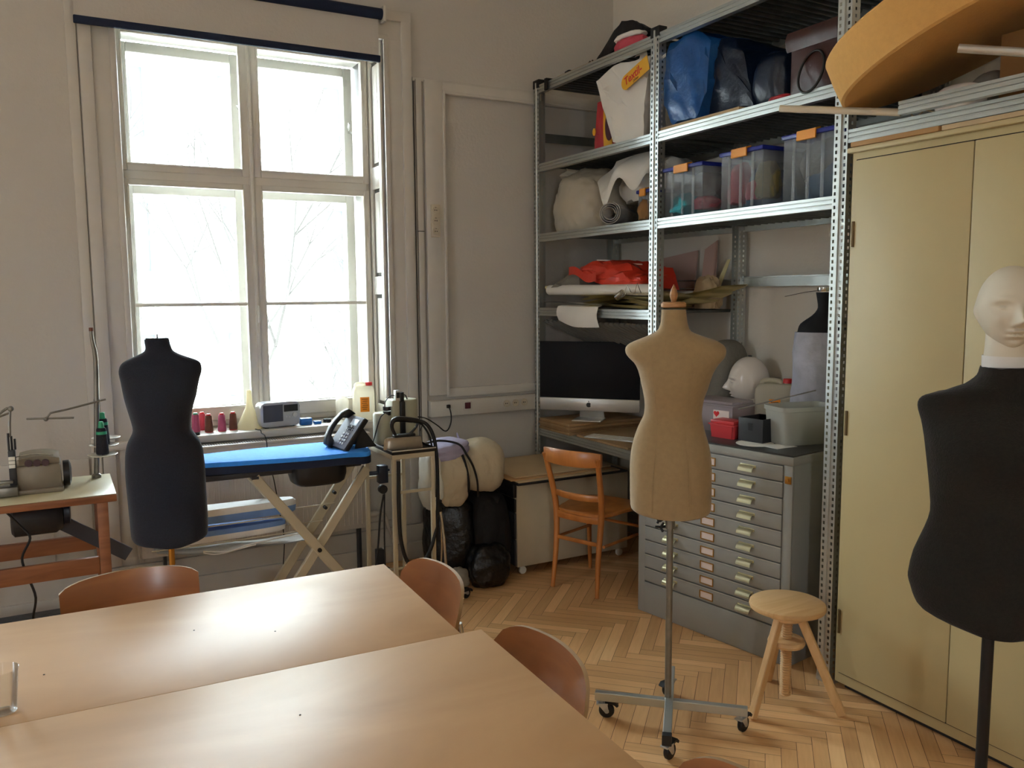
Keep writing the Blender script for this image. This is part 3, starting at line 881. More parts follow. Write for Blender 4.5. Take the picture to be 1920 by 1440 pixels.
for fx, fy in ((2.080, 2.070), (2.372, 1.930), (2.352, 2.262)):
    d = Vector((fx-sc_[0], fy-sc_[1], 0)); dn = d.normalized()
    b = B(); b.bar(Vector((fx, fy, 0.004)), Vector((sc_[0], sc_[1], 0))+dn*.050+Vector((0, 0, .330)), .024, .030, up=dn, bev=.003)
    part('leg', b, 'pine', st)
    b = B(); p = Vector((sc_[0], sc_[1], .238))+dn*.086; b.sphere(p, .006, 2); part('bolt', b, 'chrome', st)

# ================================================================ DRESS FORMS
def superring(cx, cy, wl, wr, df, db, z, n=2.3, seg=48, px=1.0):
    out = []
    for i in range(seg):
        a = 2*PI*i/seg; c, s = math.cos(a), math.sin(a)
        x = (abs(c)**(2/n))*(wr if c > 0 else -wl)
        y = (abs(s)**(2/n))*(db if s > 0 else -df)
        out.append((cx+x, cy+y, z))
    return out
def torso(rows, fine=3):
    """rows: z, left x, right x, front depth, back depth, exponent - interpolated smoothly"""
    P = [Vector((r[0], r[1], r[2])) for r in rows]; Q = [Vector((r[3], r[4], r[5])) for r in rows]
    P, _ = catmull(P, fine); Q, _ = catmull(Q, fine)
    b = B()
    rs = []
    for p, q in zip(P, Q):
        c = (p.y+p.z)/2
        rs.append(superring(c, 0, c-p.y, p.z-c, q.x, q.y, p.x, q.z))
    return b, rs
DEPTH = [  # fraction of form height, front depth, back depth, exponent
    (0.0, .098, .100, 2.3), (.12, .100, .108, 2.3), (.28, .096, .108, 2.2), (.36, .080, .086, 2.2), (.42, .070, .072, 2.2),
    (.50, .076, .074, 2.2), (.60, .100, .078, 2.2), (.68, .104, .080, 2.15), (.75, .092, .078, 2.0), (.80, .074, .072, 1.9), (.84, .060, .062, 1.9), (.88, .046, .052, 2.0), (.92, .042, .044, 2.1), (1.0, .040, .040, 2.1)]
def depth_at(t):
    for a, c in zip(DEPTH, DEPTH[1:]):
        if t <= c[0]:
            k = (t-a[0])/(c[0]-a[0]); return [a[i]*(1-k)+c[i]*k for i in (1, 2, 3)]
    return DEPTH[-1][1:]
def rows_from(px, z_of, x_of, zb, zt):
    out = []
    for y, l, r in px:
        z = z_of(y); d = depth_at((z-zb)/(zt-zb)); out.append((z, x_of(l), x_of(r))+tuple(d))
    return out

def caster(parent, x, y, z, ang, s=1.0, axle_h=.028):
    """swivel caster as one part with wheel and brake sub-parts; z = top of its stem plate"""
    c, sn = math.cos(ang), math.sin(ang)
    R = Matrix.Translation((x, y, 0)) @ Matrix.Rotation(ang, 4, 'Z')
    def tr(b): bmesh.ops.transform(b.bm, matrix=R, verts=b.bm.verts); return b
    b = B(); b.lathe([(.006, z-.012), (.006, z+.002)], (0, 0, 0), 10)
    b.box(-.018, .022, -.014, .014, z-.016, z-.010, .001)
    for q in (-1, 1): b.rings([[(p[0], q*.0125+e, p[1]) for p in ((-.014, z-.012), (.020, z-.012), (.026, axle_h-.005), (.014, axle_h-.008))] for e in (-.001, .001)])
    cs = part('caster', tr(b), 'alu', parent)
    b = B(); b.lathe([(.012, -.009), (.024, -.009), (.0275, -.005), (.0275, .005), (.024, .009), (.012, .009)], (.018, 0, .0275), 24, axis='y')
    part('wheel', tr(b), 'black2', cs)
    b = B(); b.lathe([(.008, -.0135), (.008, .0135)], (.018, 0, .0275), 12, axis='y'); part('hub', tr(b), 'alu', cs)
    b = B(); b.rings([[(p[0], e, p[1]) for p in ((.012, z-.010), (.048, z-.006), (.060, z-.018), (.054, z-.024), (.040, z-.014), (.012, z-.016))] for e in (-.012, .012)])
    part('brake_lever', tr(b), 'black2', cs)

# --- calico form in the middle
BX, BY = 1.803, 2.194
calico_px = [(963, 1206, 1312), (961, 1192, 1323), (956, 1182, 1329), (945, 1177, 1331), (900, 1176, 1331), (862, 1176, 1330), (832, 1180, 1325), (800, 1190, 1315), (780, 1200, 1311), (765, 1203, 1311), (745, 1202, 1314), (725, 1198, 1321), (700, 1192, 1329), (688, 1188, 1335),
             (678, 1182, 1342), (669, 1172, 1350), (660, 1166, 1353), (650, 1166, 1352), (642, 1174, 1344), (635, 1190, 1330), (628, 1208, 1307), (620, 1223, 1288), (610, 1230, 1283), (596, 1232, 1280), (580, 1233, 1278)]
f1 = thing('dress_form', 'calico-covered dress form on a wheeled steel stand in mid-floor', 'dress form', (BX, BY, 0), face_cam(BX, BY))
zf = lambda y: .753+(962-y)*.001806
rows = rows_from(calico_px, zf, lambda p: (p-1254)/567, .753, 1.452)
b, rs = torso(rows, 2); b.rings(rs); bmesh.ops.smooth_vert(b.bm, verts=b.bm.verts, factor=.3, use_axis_x=True, use_axis_y=True)
tp = part('torso', b, 'linen', f1, local=True)
b = B()
for q in (-.063, .063):
    b.tube([(q*.62, -.0478, 1.352), (q, -.088, 1.27), (q*.95, -.1035, 1.20), (q*.75, -.082, 1.10), (q*.8, -.0885, .98), (q*.95, -.097, .85), (q*.95, -.0955, .775)], .0008, 5, smooth=6)
part('seam', b, 'linen', tp, local=True)
b = B(); b.lathe([(.036, 1.449), (.041, 1.452), (.0415, 1.462), (.036, 1.468)], (0.002, 0, 0), 32); nk = part('neck_cap', b, 'edgewood', f1, local=True, label='turned wooden neck cap')
b = B(); b.lathe([(.007, 1.466), (.009, 1.472), (.013, 1.486), (.0135, 1.494), (.010, 1.506), (.005, 1.517), (.001, 1.526)], (0.002, 0, 0), 20); part('finial', b, 'edgewood', f1, local=True, label='pointed wooden finial')
b = B(); b.lathe([(.0115, .09), (.0115, .76)], (0, 0, 0), 16); part('pole', b, 'spinner', f1, local=True)
b = B(); b.lathe([(.0165, .700), (.0165, .752)], (0, 0, 0), 16); part('pole_sleeve', b, 'spinner', f1, local=True)
b = B(); b.tube([(-.016, 0, .735), (-.030, -.006, .735)], .005, 8); b.lathe([(.004, .722), (.012, .728), (.012, .742), (.004, .748)], (-.034, -.006, 0), 10)
for k in range(3): b.tube([(-.034, -.006, .735), (-.034+.02*math.cos(k*2.1), -.01, .735+.02*math.sin(k*2.1))], .0045, 6)
b.tube([(-.016, 0, .705), (-.030, -.006, .704)], .005, 8)
for k in range(3): b.tube([(-.032, -.006, .704), (-.032+.018*math.cos(k*2.1+1), -.01, .704+.018*math.sin(k*2.1+1))], .0042, 6)
part('wing_screw', b, 'black2', f1, local=True)
armA = (Vector((1.610, 2.358, 0)), Vector((1.992, 2.004, 0))); armB = (Vector((1.633, 1.990, 0)), Vector((1.968, 2.378, 0)))
b = B(); b.bar(armA[0]+Vector((0, 0, .080)), armA[1]+Vector((0, 0, .080)), .026, .030, bev=.002); part('base_bar', b, 'galv', f1)
b = B(); b.bar(armB[0]+Vector((0, 0, .082)), armB[1]+Vector((0, 0, .082)), .028, .032, bev=.002); part('base_bar', b, 'galv', f1)
b = B(); dB = (armB[1]-armB[0]).normalized(); b.bar(armB[0]-dB*.004+Vector((0, 0, .082)), armB[0]+dB*.020+Vector((0, 0, .082)), .031, .035, bev=.002); part('end_cap', b, 'black2', f1)
for p, a in ((armA[0], -.6), (armA[1], .3), (armB[0], .35), (armB[1], 3.4)):
    m = Vector((1.803, 2.194, 0)); q = p+(m-p).normalized()*.022
    caster(f1, q.x, q.y, .066, a)

# --- navy form by the window
NX, NY = .312, 3.12
navy_px = [(1017, 280, 345), (1013, 252, 366), (1007, 242, 375), (995, 239, 377), (970, 238, 378), (920, 236, 377), (885, 235, 377), (860, 236, 376), (847, 237, 375), (835, 239, 372), (822, 243, 367), (807, 251, 357), (795, 252, 355), (772, 247, 358), (755, 243, 363), (740, 240, 368), (725, 238, 371), (710, 236, 375),
           (697, 234, 379), (688, 235, 379), (681, 238, 377), (675, 244, 369), (669, 256, 353), (663, 270, 339), (657, 280, 330), (650, 282, 327), (642, 281, 325), (636, 281, 324)]
f2 = thing('dress_form', 'navy blue jersey dress form on a brass pole in front of the window', 'dress form', (NX, NY, 0), face_cam(NX, NY))
zn = lambda y: .639+(1015-y)*.001881
rows = rows_from(navy_px, zn, lambda p: (p-306)/546, .639, 1.352)
b, rs = torso(rows, 2); b.rings(rs); part('torso', b, 'navy', f2, local=True)
b = B(); b.lathe([(.036, 1.350), (.038, 1.354), (.036, 1.357)], (-.005, 0, 0), 28); b.lathe([(.002, 1.356), (.003, 1.366), (.0005, 1.372)], (-.005, 0, 0), 8); part('neck_cap', b, 'black2', f2, local=True)
b = B(); b.lathe([(.0105, .02), (.0105, .66)], (.005, 0, 0), 16); part('pole', b, 'brass', f2, local=True, label='brass pole')
b = B(); b.lathe([(.15, 0), (.155, .006), (.15, .014), (.03, .022), (.015, .05)], (.005, 0, 0), 32); part('base_plate', b, 'black2', f2, local=True)

# --- black form carrying the white head, at the right edge
KX, KY = 2.206, 1.312
blk_px = [(1192, 1840, 1950), (1183, 1800, 1990), (1168, 1766, 2015), (1150, 1753, 2028), (1130, 1746, 2038), (1112, 1741, 2044), (1095, 1742, 2044), (1060, 1748, 2040), (1010, 1766, 2018), (975, 1775, 2010), (940, 1773, 2013), (905, 1769, 2018), (860, 1763, 2024), (825, 1758, 2028), (795, 1752, 2035),
          (775, 1746, 2040), (760, 1745, 2042), (749, 1752, 2034), (742, 1766, 2020), (735, 1790, 1996), (727, 1812, 1974), (716, 1832, 1954), (704, 1843, 1943), (694, 1847, 1939), (688, 1849, 1937)]
f3 = thing('dress_form', 'black jersey dress form on a dark pole in front of the cream cupboard', 'dress form', (KX, KY, 0), face_cam(KX, KY)+.10)
zk = lambda y: 1.561-(y-500)*.00141
rows = []
for y, l, r in blk_px:
    z = zk(y); t = (z-zk(1192))/(zk(688)-zk(1192)); d = depth_at(t); nk_ = max(0, min(1, (t-.86)/.06)); rows.append((z, (l-1893)/704, (r-1893)/704, d[0]*1.12*(1-nk_)+.064*nk_, d[1]*1.12*(1-nk_)+.078*nk_, d[2]))
b, rs = torso(rows, 2)
# cloth slightly creased round the neck
for ring_i, rg in enumerate(rs):
    z = rg[0][2]
    for j, p in enumerate(rg):
        if z > 1.19:
            q = noise.noise(Vector((p[0]*38, p[1]*38, p[2]*30)))*.006*(z-1.19)/.1
            rg[j] = (p[0]*(1+q*8), p[1]*(1+q*10), p[2]+q*.8)
b.rings(rs); part('torso', b, 'black', f3, local=True)
b = B(); b.lathe([(.0155, .02), (.0155, .68)], (-.010, 0, 0), 16); part('pole', b, 'black2', f3, local=True)
b = B(); b.lathe([(.17, 0), (.175, .008), (.17, .016), (.03, .025), (.02, .06)], (-.010, 0, 0), 32); part('base_plate', b, 'black2', f3, local=True)

def head_mesh(hw=.080, hd=.098, hh=.109, zc=0.0, yaw=0.0, eye_x=.036, neck=(.045, .105), sub=6, strength=1.0, jaw=.34):
    """smooth mannequin head, face to -Y, centre at eye level zc"""
    b = B()
    rr = bmesh.ops.create_icosphere(b.bm, subdivisions=sub, radius=1.0)
    g = lambda x, s: math.exp(-(x/s)**2)
    for v in rr['verts']:
        n = v.co.normalized()
        x, y, z = n.x*hw, n.y*hd, n.z*hh
        if z < 0:
            t = -z/hh
            x *= 1-jaw*t**1.6
            if y > 0: y *= 1-.42*t**1.3
            else: y *= 1-.06*t
        if y < 0:
            f = min(1, (-n.y)*1.6)*strength
            dy = 0
            s = hw/.072
            # brow, sockets, eyelids
            dy -= .0035*g(z-.022, .009)*g(abs(x)-.028*s, .022)
            for q in (-1, 1):
                ex = x-q*eye_x
                dy += .0120*g(ex, .018*s)*g(z-.002, .014)
                dy -= .0085*g(ex, .0115*s)*g(z+.001, .0075)
                dy += .0022*g(ex, .013*s)*g(z+.004, .0018)
                dy += .0016*g(ex, .014*s)*g(z-.0085, .0020)
                dy -= .003*g(x-q*.040*s, .018)*g(z+.030, .016)   # cheek
                dy -= .0060*g(x-q*.0115, .006)*g(z+.040, .007)   # nostril wing
            dy -= .0075*g(x, .0085)*g(z+.008, .020)
            dy -= .0215*g(x, .0095)*g(z+.034, .0105)
            dy -= .0125*g(x, .0080)*g(z+.020, .014)
            dy += .0045*g(x, .012)*g(z+.048, .0045)
            dy -= .0075*g(x, .021)*g(z+.0585, .0048)
            dy += .0040*g(x, .023)*g(z+.0650, .0018)
            dy -= .0085*g(x, .018)*g(z+.0715, .0052)
            dy += .0045*g(x, .018)*g(z+.081, .0045)
            dy -= .0075*g(x, .018)*g(z+.096, .011)
            y += dy*f
        else:
            pass
        for q in (-1, 1):
            ex = (y-.012); 
            x += q*.006*g(ex, .011)*g(z+.012, .024)*(1 if x*q > 0 else 0)
        v.co = Vector((x, y, z+zc))
    nr, nl = neck
    rs = []
    for k in range(9):
        t = k/8; z = zc-.060-(nl)*t
        rs.append([(nr*(1+.16*t*t)*math.cos(2*PI*i/40), .014+nr*1.05*(1+.10*t*t)*math.sin(2*PI*i/40), z) for i in range(40)])
    b.rings(rs)
    return b
mh = thing('mannequin_head', 'matt white mannequin head set on the black dress form', 'mannequin head', (KX, KY, 1.262), face_cam(KX, KY)+.22)
b = head_mesh(hw=.081, hd=.100, hh=.110, zc=.190, eye_x=.039, neck=(.052, .118), strength=1.4)
part('face_and_neck', b, 'head', mh, local=True)
b = B(); b.lathe([(.0575, .008), (.0580, .012), (.0590, .060), (.0585, .064), (.0565, .062), (.0545, .008)], (0, .014, 0), 40); part('neck_band', b, 'whitecl', mh, local=True)

# ================================================================ TABLES
def table(name, label, cx, cy, L, D, rz, zt=.72):
    t = thing(name, label, 'table', (cx, cy, 0), rz, 'birch work tables pushed together')
    b = B(); b.box(-L/2, L/2, -D/2, D/2, zt-.004, zt, .0012); part('tabletop', b, 'birch', t, local=True)
    b = B(); b.box(-L/2, L/2, -D/2, D/2, zt-.024, zt-.0042, .001); part('top_edge', b, 'edgewood', t, local=True)
    for x in (-L/2+.07, L/2-.07):
        for y in (-D/2+.05, D/2-.05):
            b = B(); b.lathe([(.0175, 0), (.0175, zt-.024)], (x, y, 0), 16); part('leg', b, 'dkgrey', t, local=True)
    b = B()
    for y in (-D/2+.05, D/2-.05): b.box(-L/2+.07, L/2-.07, y-.012, y+.012, zt-.064, zt-.024)
    for x in (-L/2+.07, L/2-.07): b.box(x-.012, x+.012, -D/2+.05, D/2-.05, zt-.064, zt-.0245)
    part('apron_frame', b, 'dkgrey', t, local=True)
    return t
rzt = math.radians(-1.9)
def tloc(cx_right, cy_far, L, D):
    """centre from the far right corner"""
    c, s = math.cos(rzt), math.sin(rzt)
    x, y = -L/2, -D/2
    return cx_right+x*c-y*s, cy_far+x*s+y*c
x, y = tloc(.801, 2.262, 1.7, .566)
table('work_table', 'pale birch work table nearest the window, chair tucked behind it', x, y, 1.7, .566, rzt)
x, y = tloc(.834, 1.694, 1.7, .70)
table('work_table', 'pale birch work table in the foreground, clear cup at its far left edge', x, y, 1.7, .70, rzt)

b = B(); b.lathe([(.020, .0), (.0225, .001), (.0300, .083), (.0308, .085), (.0295, .0845), (.0215, .004), (.001, .003)], (-.128, 1.788, .7203), 32, cap1=False)
solo('plastic_cup', b, 'cup', 'empty clear plastic cup on the table at the left edge', 'cup', (-.128, 1.788, .7203))
# specks on the table
b = B()
for px, py in ((-.062, 1.93), (.36, 1.50), (.41, 1.92), (.245, 2.02)):
    b.lathe([(.0022, 0), (.0018, .0006)], (px, py, .7203), 8)
solo('crumb', b, 'crack', 'few dark crumbs scattered on the tabletops', 'crumbs', (.2, 1.9, .7203), kind='stuff')

# ---- plywood shell chairs
def shell_chair(name, label, x, y, rz, group, w=.37, flat=False, top=.765):
    """seat faces -Y locally; backrest at +Y"""
    c = thing(name, label, 'chair', (x, y, 0), rz, group)
    b = B()
    def back(u, v, off):
        X = (u-.5)*w
        cur = .050*(1-(2*u-1)**2)          # wraps round the sitter
        Z = top-.30+v*.30
        Y = .165+off+cur*.9+v*.050-.012*math.sin(v*PI)
        return X, Y, Z
    n, mv = 22, 12
    def shape(u, v):
        # rounded top corners: pull the outline in
        a = abs(2*u-1)
        r = .16 if not flat else .05
        zc = 1-(r*(1-math.sqrt(max(0, 1-max(0, (a-(1-.42))/.42)**2))) if a > .58 else 0)-(.05*a*a if not flat else .035*a*a)
        return zc
    rs = []
    for side in (0, 1):
        pass
    def fn(off):
        return lambda u, v: back(.5+(u-.5)*(1-.03*(1-v)), v*shape(u, v), off)
    vs = {}
    for s, off in ((0, 0.0), (1, .010)):
        f = fn(off)
        vs[s] = [[b.bm.verts.new(Vector(f(i/n, j/mv))) for j in range(mv+1)] for i in range(n+1)]
    for i in range(n):
        for j in range(mv):
            b.bm.faces.new((vs[0][i][j], vs[0][i+1][j], vs[0][i+1][j+1], vs[0][i][j+1]))
            b.bm.faces.new((vs[1][i][j], vs[1][i][j+1], vs[1][i+1][j+1], vs[1][i+1][j]))
    part('backrest', b, 'chairply', c, local=True)
    # ply edge band
    b = B()
    path = [(0, j) for j in range(mv+1)]+[(i, mv) for i in range(1, n+1)]+[(n, j) for j in range(mv-1, -1, -1)]
    for (i, j), (i2, j2) in zip(path, path[1:]):
        a0 = fn(-.0004)(i/n, j/mv); a1 = fn(-.0004)(i2/n, j2/mv); b0 = fn(.0104)(i/n, j/mv); b1 = fn(.0104)(i2/n, j2/mv)
        b.quad(a0, a1, b1, b0)
    part('back_edge', b, 'ply', c, local=True)
    b = B()
    b.grid(lambda u, v: ((u-.5)*.38*(1-.08*v), -.20+v*.37, .425-.010*math.sin(v*PI)-.008*(1-(2*u-1)**2)+(-.02*(1-v)**6)), 14, 14)
    b.grid(lambda u, v: ((u-.5)*.38*(1-.08*v), -.20+v*.37, .415-.010*math.sin(v*PI)-.008*(1-(2*u-1)**2)+(-.02*(1-v)**6)), 14, 14)
    part('seat', b, 'chairply', c, local=True)
    for sx in (-1, 1):
        b = B(); b.tube([(sx*.19, -.17, 0.005), (sx*.165, -.15, .40), (sx*.15, -.12, .404), (sx*.15, .13, .404), (sx*.145, .205, .42), (sx*.14, .235, .50), (sx*.14, .230, .56)], .010, 10, smooth=4)
        part('frame_tube', b, 'chrome', c, local=True)
        b = B(); b.tube([(sx*.20, .22, .005), (sx*.155, .10, .402)], .010, 10); part('leg', b, 'chrome', c, local=True)
    return c
shell_chair('plywood_chair', 'orange-brown plywood chair behind the far table, left of the ironing board', .158, 2.385, math.radians(2), 'plywood chairs round the tables', w=.37, flat=True, top=.700)
shell_chair('plywood_chair', 'orange-brown plywood chair at the tables end nearest the ironing board', .735, 2.245, math.radians(-90+1.5), 'plywood chairs round the tables', w=.41, top=.682)
shell_chair('plywood_chair', 'orange-brown plywood chair at the tables end, beside the calico form stand', .765, 1.665, math.radians(-90), 'plywood chairs round the tables', w=.43, top=.660)
shell_chair('plywood_chair', 'orange-brown plywood chair just showing at the bottom edge, below the stand', .735, .935, math.radians(-90), 'plywood chairs round the tables', w=.38, top=.690)

# ================================================================ BENTWOOD CHAIR at the computer
# local frame: u = along the back (from far-left post to near-right post), v = towards the seat front
P0 = Vector((2.169, 3.548, 0)); P1 = Vector((2.255, 3.325, 0))
ud = (P1-P0).normalized(); vd = Vector((-ud.y, ud.x, 0))
if vd.x < 0: vd = -vd
bc = thing('bentwood_chair', 'varnished beech chair with open ladder back in front of the computer', 'chair', (2.36, 3.50, 0))
def cp(u, v, z): return P0+ud*u+vd*v+Vector((0, 0, z))
UL, UR = -.012, .262
for i, u in enumerate((UL, UR)):
    fl = -1 if i == 0 else 1
    b = B(); b.tube([cp(u, .0, .005), cp(u-fl*.006, .020, .20), cp(u, .034, .38), cp(u+fl*.008, .022, .50), cp(u+fl*.020, -.020, .66), cp(u+fl*.024, -.036, .705)], .014, 10, rad=[.011, .0145, .0165, .016, .014, .012], smooth=4)
    part('leg', b, 'bentwood', bc)
for i, u in enumerate((-.03, .30)):
    b = B(); b.tube([cp(u, .36, .005), cp(u, .34, .38)], .013, 10, rad=[.010, .016]); part('leg', b, 'bentwood', bc)
def rail(z, h, u0, u1, bow, v0, th=.014, curve=0.0):
    b = B(); n = 14; rs = []
    for k in range(n+1):
        t = k/n; u = u0+(u1-u0)*t; v = v0-bow*(1-(2*t-1)**2); a = 1-(abs(2*t-1)**4)*.18
        zz = z+curve*(1-(2*t-1)**2)
        hh = h/2*a; q = th/2
        rs.append([cp(u, v-q, zz-hh+.004), cp(u, v-q+.003, zz-hh), cp(u, v+q-.003, zz-hh), cp(u, v+q, zz-hh+.004), cp(u, v+q, zz+hh-.004), cp(u, v+q-.003, zz+hh), cp(u, v-q+.003, zz+hh), cp(u, v-q, zz+hh-.004)])
    b.rings(rs); return b
part('top_rail', rail(.700, .078, -.045, .300, .045, -.022, .016), 'bentwood', bc)
part('back_rail', rail(.498, .034, -.002, .260, .030, .022, .012), 'bentwood', bc)
part('seat_apron', rail(.385, .040, UL, UR, .010, .034, .016), 'bentwood', bc)
part('stretcher', rail(.265, .020, UL, UR, .0, .026, .014), 'bentwood', bc)
b = B(); n = 28; rs = []
for zz, k in ((.398, .97), (.402, 1.0), (.414, 1.0), (.418, .975)):
    rs.append([cp(.130+(.185 if math.sin(2*PI*i/n) > 0 else .165)*k*math.copysign(abs(math.cos(2*PI*i/n))**.55, math.cos(2*PI*i/n)), .200+.190*k*math.copysign(abs(math.sin(2*PI*i/n))**.6, math.sin(2*PI*i/n)), zz) for i in range(n)])
b.rings(rs); part('seat', b, 'bentwood', bc)
b = B()
for u in (UL, .28): b.tube([cp(u, .03, .26), cp(u, .34, .255)], .008, 8)
b.tube([cp(-.02, .34, .30), cp(.29, .34, .30)], .008, 8)
part('stretcher', b, 'bentwood', bc)

# ================================================================ SEWING BENCH at the left
bn = thing('sewing_bench', 'industrial sewing bench with cream top and reddish wooden edge', 'workbench', (-.35, 3.65, 0))
bq = math.radians(0)
b = B(); b.box(-1.05, .167, 3.445, 3.855, .7575, .760, .001); part('benchtop', b, 'benchtop', bn)
b = B(); b.box(-1.05, .168, 3.440, 3.856, .730, .7572, .004); part('bench_edge', b, 'benchedge', bn)
for x, y in ((.118, 3.47), (.118, 3.82), (-.98, 3.47), (-.98, 3.82)):
    b = B(); b.box(x-.019, x+.019, y-.019, y+.019, 0, .730, .003); part('leg', b, 'benchedge', bn)
for y in (3.47, 3.82):
    b = B(); b.box(-.96, .098, y-.011, y+.011, .455, .520, .003); part('rail', b, 'benchedge', bn)
b = B(); b.box(.107, .129, 3.49, 3.80, .66, .73, .003); part('rail', b, 'benchedge', bn)
b = B(); b.lathe([(.055, -.09), (.068, -.08), (.068, .06), (.050, .085), (.02, .088)], (-.10, 3.66, .655), 24, axis='x')
b.box(-.17, -.03, 3.61, 3.71, .70, .729, .004); part('motor', b, 'dkgrey', bn)
b = B(); b.lathe([(.05, 0), (.05, .02), (.03, .024)], (-.012, 3.66, .665), 20, axis='x'); part('belt_wheel', b, 'darkblue', bn)
b = B(); b.bar((-.06, 3.74, .63), (.215, 3.80, .42), .030, .055); part('brace', b, 'speaker', bn)
b = B(); b.tube([(-.20, 3.50, .73), (-.15, 3.50, .66), (-.125, 3.48, .62), (-.155, 3.48, .55), (-.14, 3.47, .48), (-.12, 3.46, .40), (-.135, 3.5, .3), (-.12, 3.55, .2), (-.13, 3.6, .0)], .0045, 6, smooth=5)
part('motor_cord', b, 'black2', bn)
# pedal treadle
b = B(); b.box(-.75, .05, 3.50, 3.74, .02, .045, .006); b.bar((-.35, 3.80, .03), (-.35, 3.80, .46), .02, .02, up=(0, 1, 0)); part('treadle', b, 'darkblue', bn)

# overlock machine
om = thing('overlock_machine', 'beige industrial overlock sewing machine on the bench', 'sewing machine', (-.1, 3.66, .76))
b = B(); b.box(-.168, -.010, 3.610, 3.780, .762, .866, .010); b.box(-.21, -.005, 3.585, 3.79, .7602, .778, .005)
part('body', b, 'machine', om)
b = B()
rs = []
for t in range(11):
    a = t/10; x = -.150+.135*a; z = .868+.030*math.sin(PI*(.25+.55*a))
    rs.append([(x, 3.625, .860), (x, 3.770, .860), (x, 3.775, z), (x, 3.760, z+.006), (x, 3.640, z+.006), (x, 3.620, z)])
b.rings(rs); part('tension_cover', b, 'machine', om)
for k in range(3):
    b = B(); b.lathe([(.013, -.014), (.013, -.006), (.006, .0), (.006, .006)], (-.118+.028*k, 3.618, .876-.001*k), 18, axis='y'); part('tension_dial', b, 'dial', om)
b = B(); b.lathe([(.050, 0), (.050, .022), (.035, .028), (.02, .03)], (-.005, 3.69, .812), 28, axis='x'); part('handwheel', b, 'blackpl', om)
b = B(); b.box(-.182, -.158, 3.600, 3.640, .775, .930, .003)
for k in range(3): b.lathe([(.004, .93), (.004, .995-.012*k)], (-.178+.010*k, 3.615+.006*k, 0), 8)
part('needle_bar', b, 'dkgrey', om)
b = B()
for z in (.865, .880, .895): b.box(-.181, -.160, 3.594, 3.601, z, z+.013, .001)
part('thread_guide', b, 'whitepl', om)
b = B(); b.box(-.235, -.155, 3.56, 3.63, .765, .800, .005); b.box(-.24, -.17, 3.57, 3.60, .812, .822, .002); part('presser_plate', b, 'spinner', om)
b = B(); b.tube([(-.172, 3.62, .98), (-.170, 3.62, 1.03), (-.165, 3.62, 1.085)], .0045, 8)
b.tube([(-.155, 3.62, 1.082), (-.175, 3.62, 1.088), (-.215, 3.60, 1.060), (-.235, 3.60, 1.066)], .005, 8, smooth=3); b.sphere((-.163, 3.62, 1.086), .011, 2); b.tube([(-.17, 3.62, 1.07), (-.22, 3.61, 1.052)], .004, 8)
part('guide_arm', b, 'spinner', om)
b = B(); b.tube([(-.160, 3.63, .900), (-.10, 3.62, .908), (-.035, 3.63, .897)], .0015, 5, smooth=5); part('cover_wire', b, 'chrome', om)

# thread stand
ts = thing('thread_stand', 'upright cone thread stand with three white saucers on the bench', 'thread stand', (.118, 3.79, .76))
b = B(); b.tube([(.114, 3.79, .7602), (.130, 3.79, 1.05), (.137, 3.785, 1.25), (.128, 3.78, 1.325), (.127, 3.78, 1.375)], .0085, 12, rad=[.010, .010, .009, .007, .006], smooth=3); b.lathe([(.018, .7602), (.018, .772), (.012, .778)], (.114, 3.79, 0), 16); part('post', b, 'spinner', ts)
b = B(); b.lathe([(.008, 1.362), (.008, 1.376)], (.127, 3.78, 0), 10); part('cap', b, 'brown', ts)
b = B(); b.tube([(.165, 3.775, 1.083), (.128, 3.775, 1.075), (.02, 3.74, 1.055), (-.035, 3.73, 1.047), (-.048, 3.73, 1.030)], .004, 8); b.tube([(-.118, 3.76, 1.026), (.045, 3.70, 1.026)], .004, 8); b.lathe([(.012, 1.072), (.012, 1.085)], (.132, 3.785, 0), 10); b.sphere((-.052, 3.73, 1.024), .009, 2)
part('guide_arm', b, 'spinner', ts)
for (dx, dy, z) in ((.0, -.055, .862), (.010, .028, .888), (.022, .108, .905)):
    x, y = .140+dx, 3.79+dy
    b = B(); b.lathe([(.008, z-.006), (.048, z-.002), (.056, z+.003), (.054, z+.004), (.047, z+.000), (.008, z-.002)], (x, y, 0), 32); d = part('saucer', b, 'whitepl', ts)
    b = B(); b.lathe([(.0022, z-.002), (.0022, z+.11)], (x, y, 0), 8); b.tube([(.122, 3.79, z-.008), (x, y, z-.008)], .004, 6); part('spindle', b, 'spinner', d)
for (dx, dy, z, lab) in ((.0, -.055, .863, 'black thread cone with green core, front of the stand'), (.010, .028, .889, 'black thread cone with green core, behind the front one')):
    x, y = .140+dx, 3.79+dy
    c = thing('thread_cone', lab, 'thread cone', (x, y, z), group='black thread cones on the stand')
    b = B(); b.lathe([(.023, .003), (.024, .012), (.0185, .105), (.015, .110)], (x, y, z), 24); part('thread', b, 'blackth', c)
    b = B(); b.lathe([(.012, .108), (.0085, .135), (.005, .136)], (x, y, z), 18); b.lathe([(.0205, .084), (.0200, .096)], (x, y, z), 24, cap0=False, cap1=False); part('core', b, 'green', c)

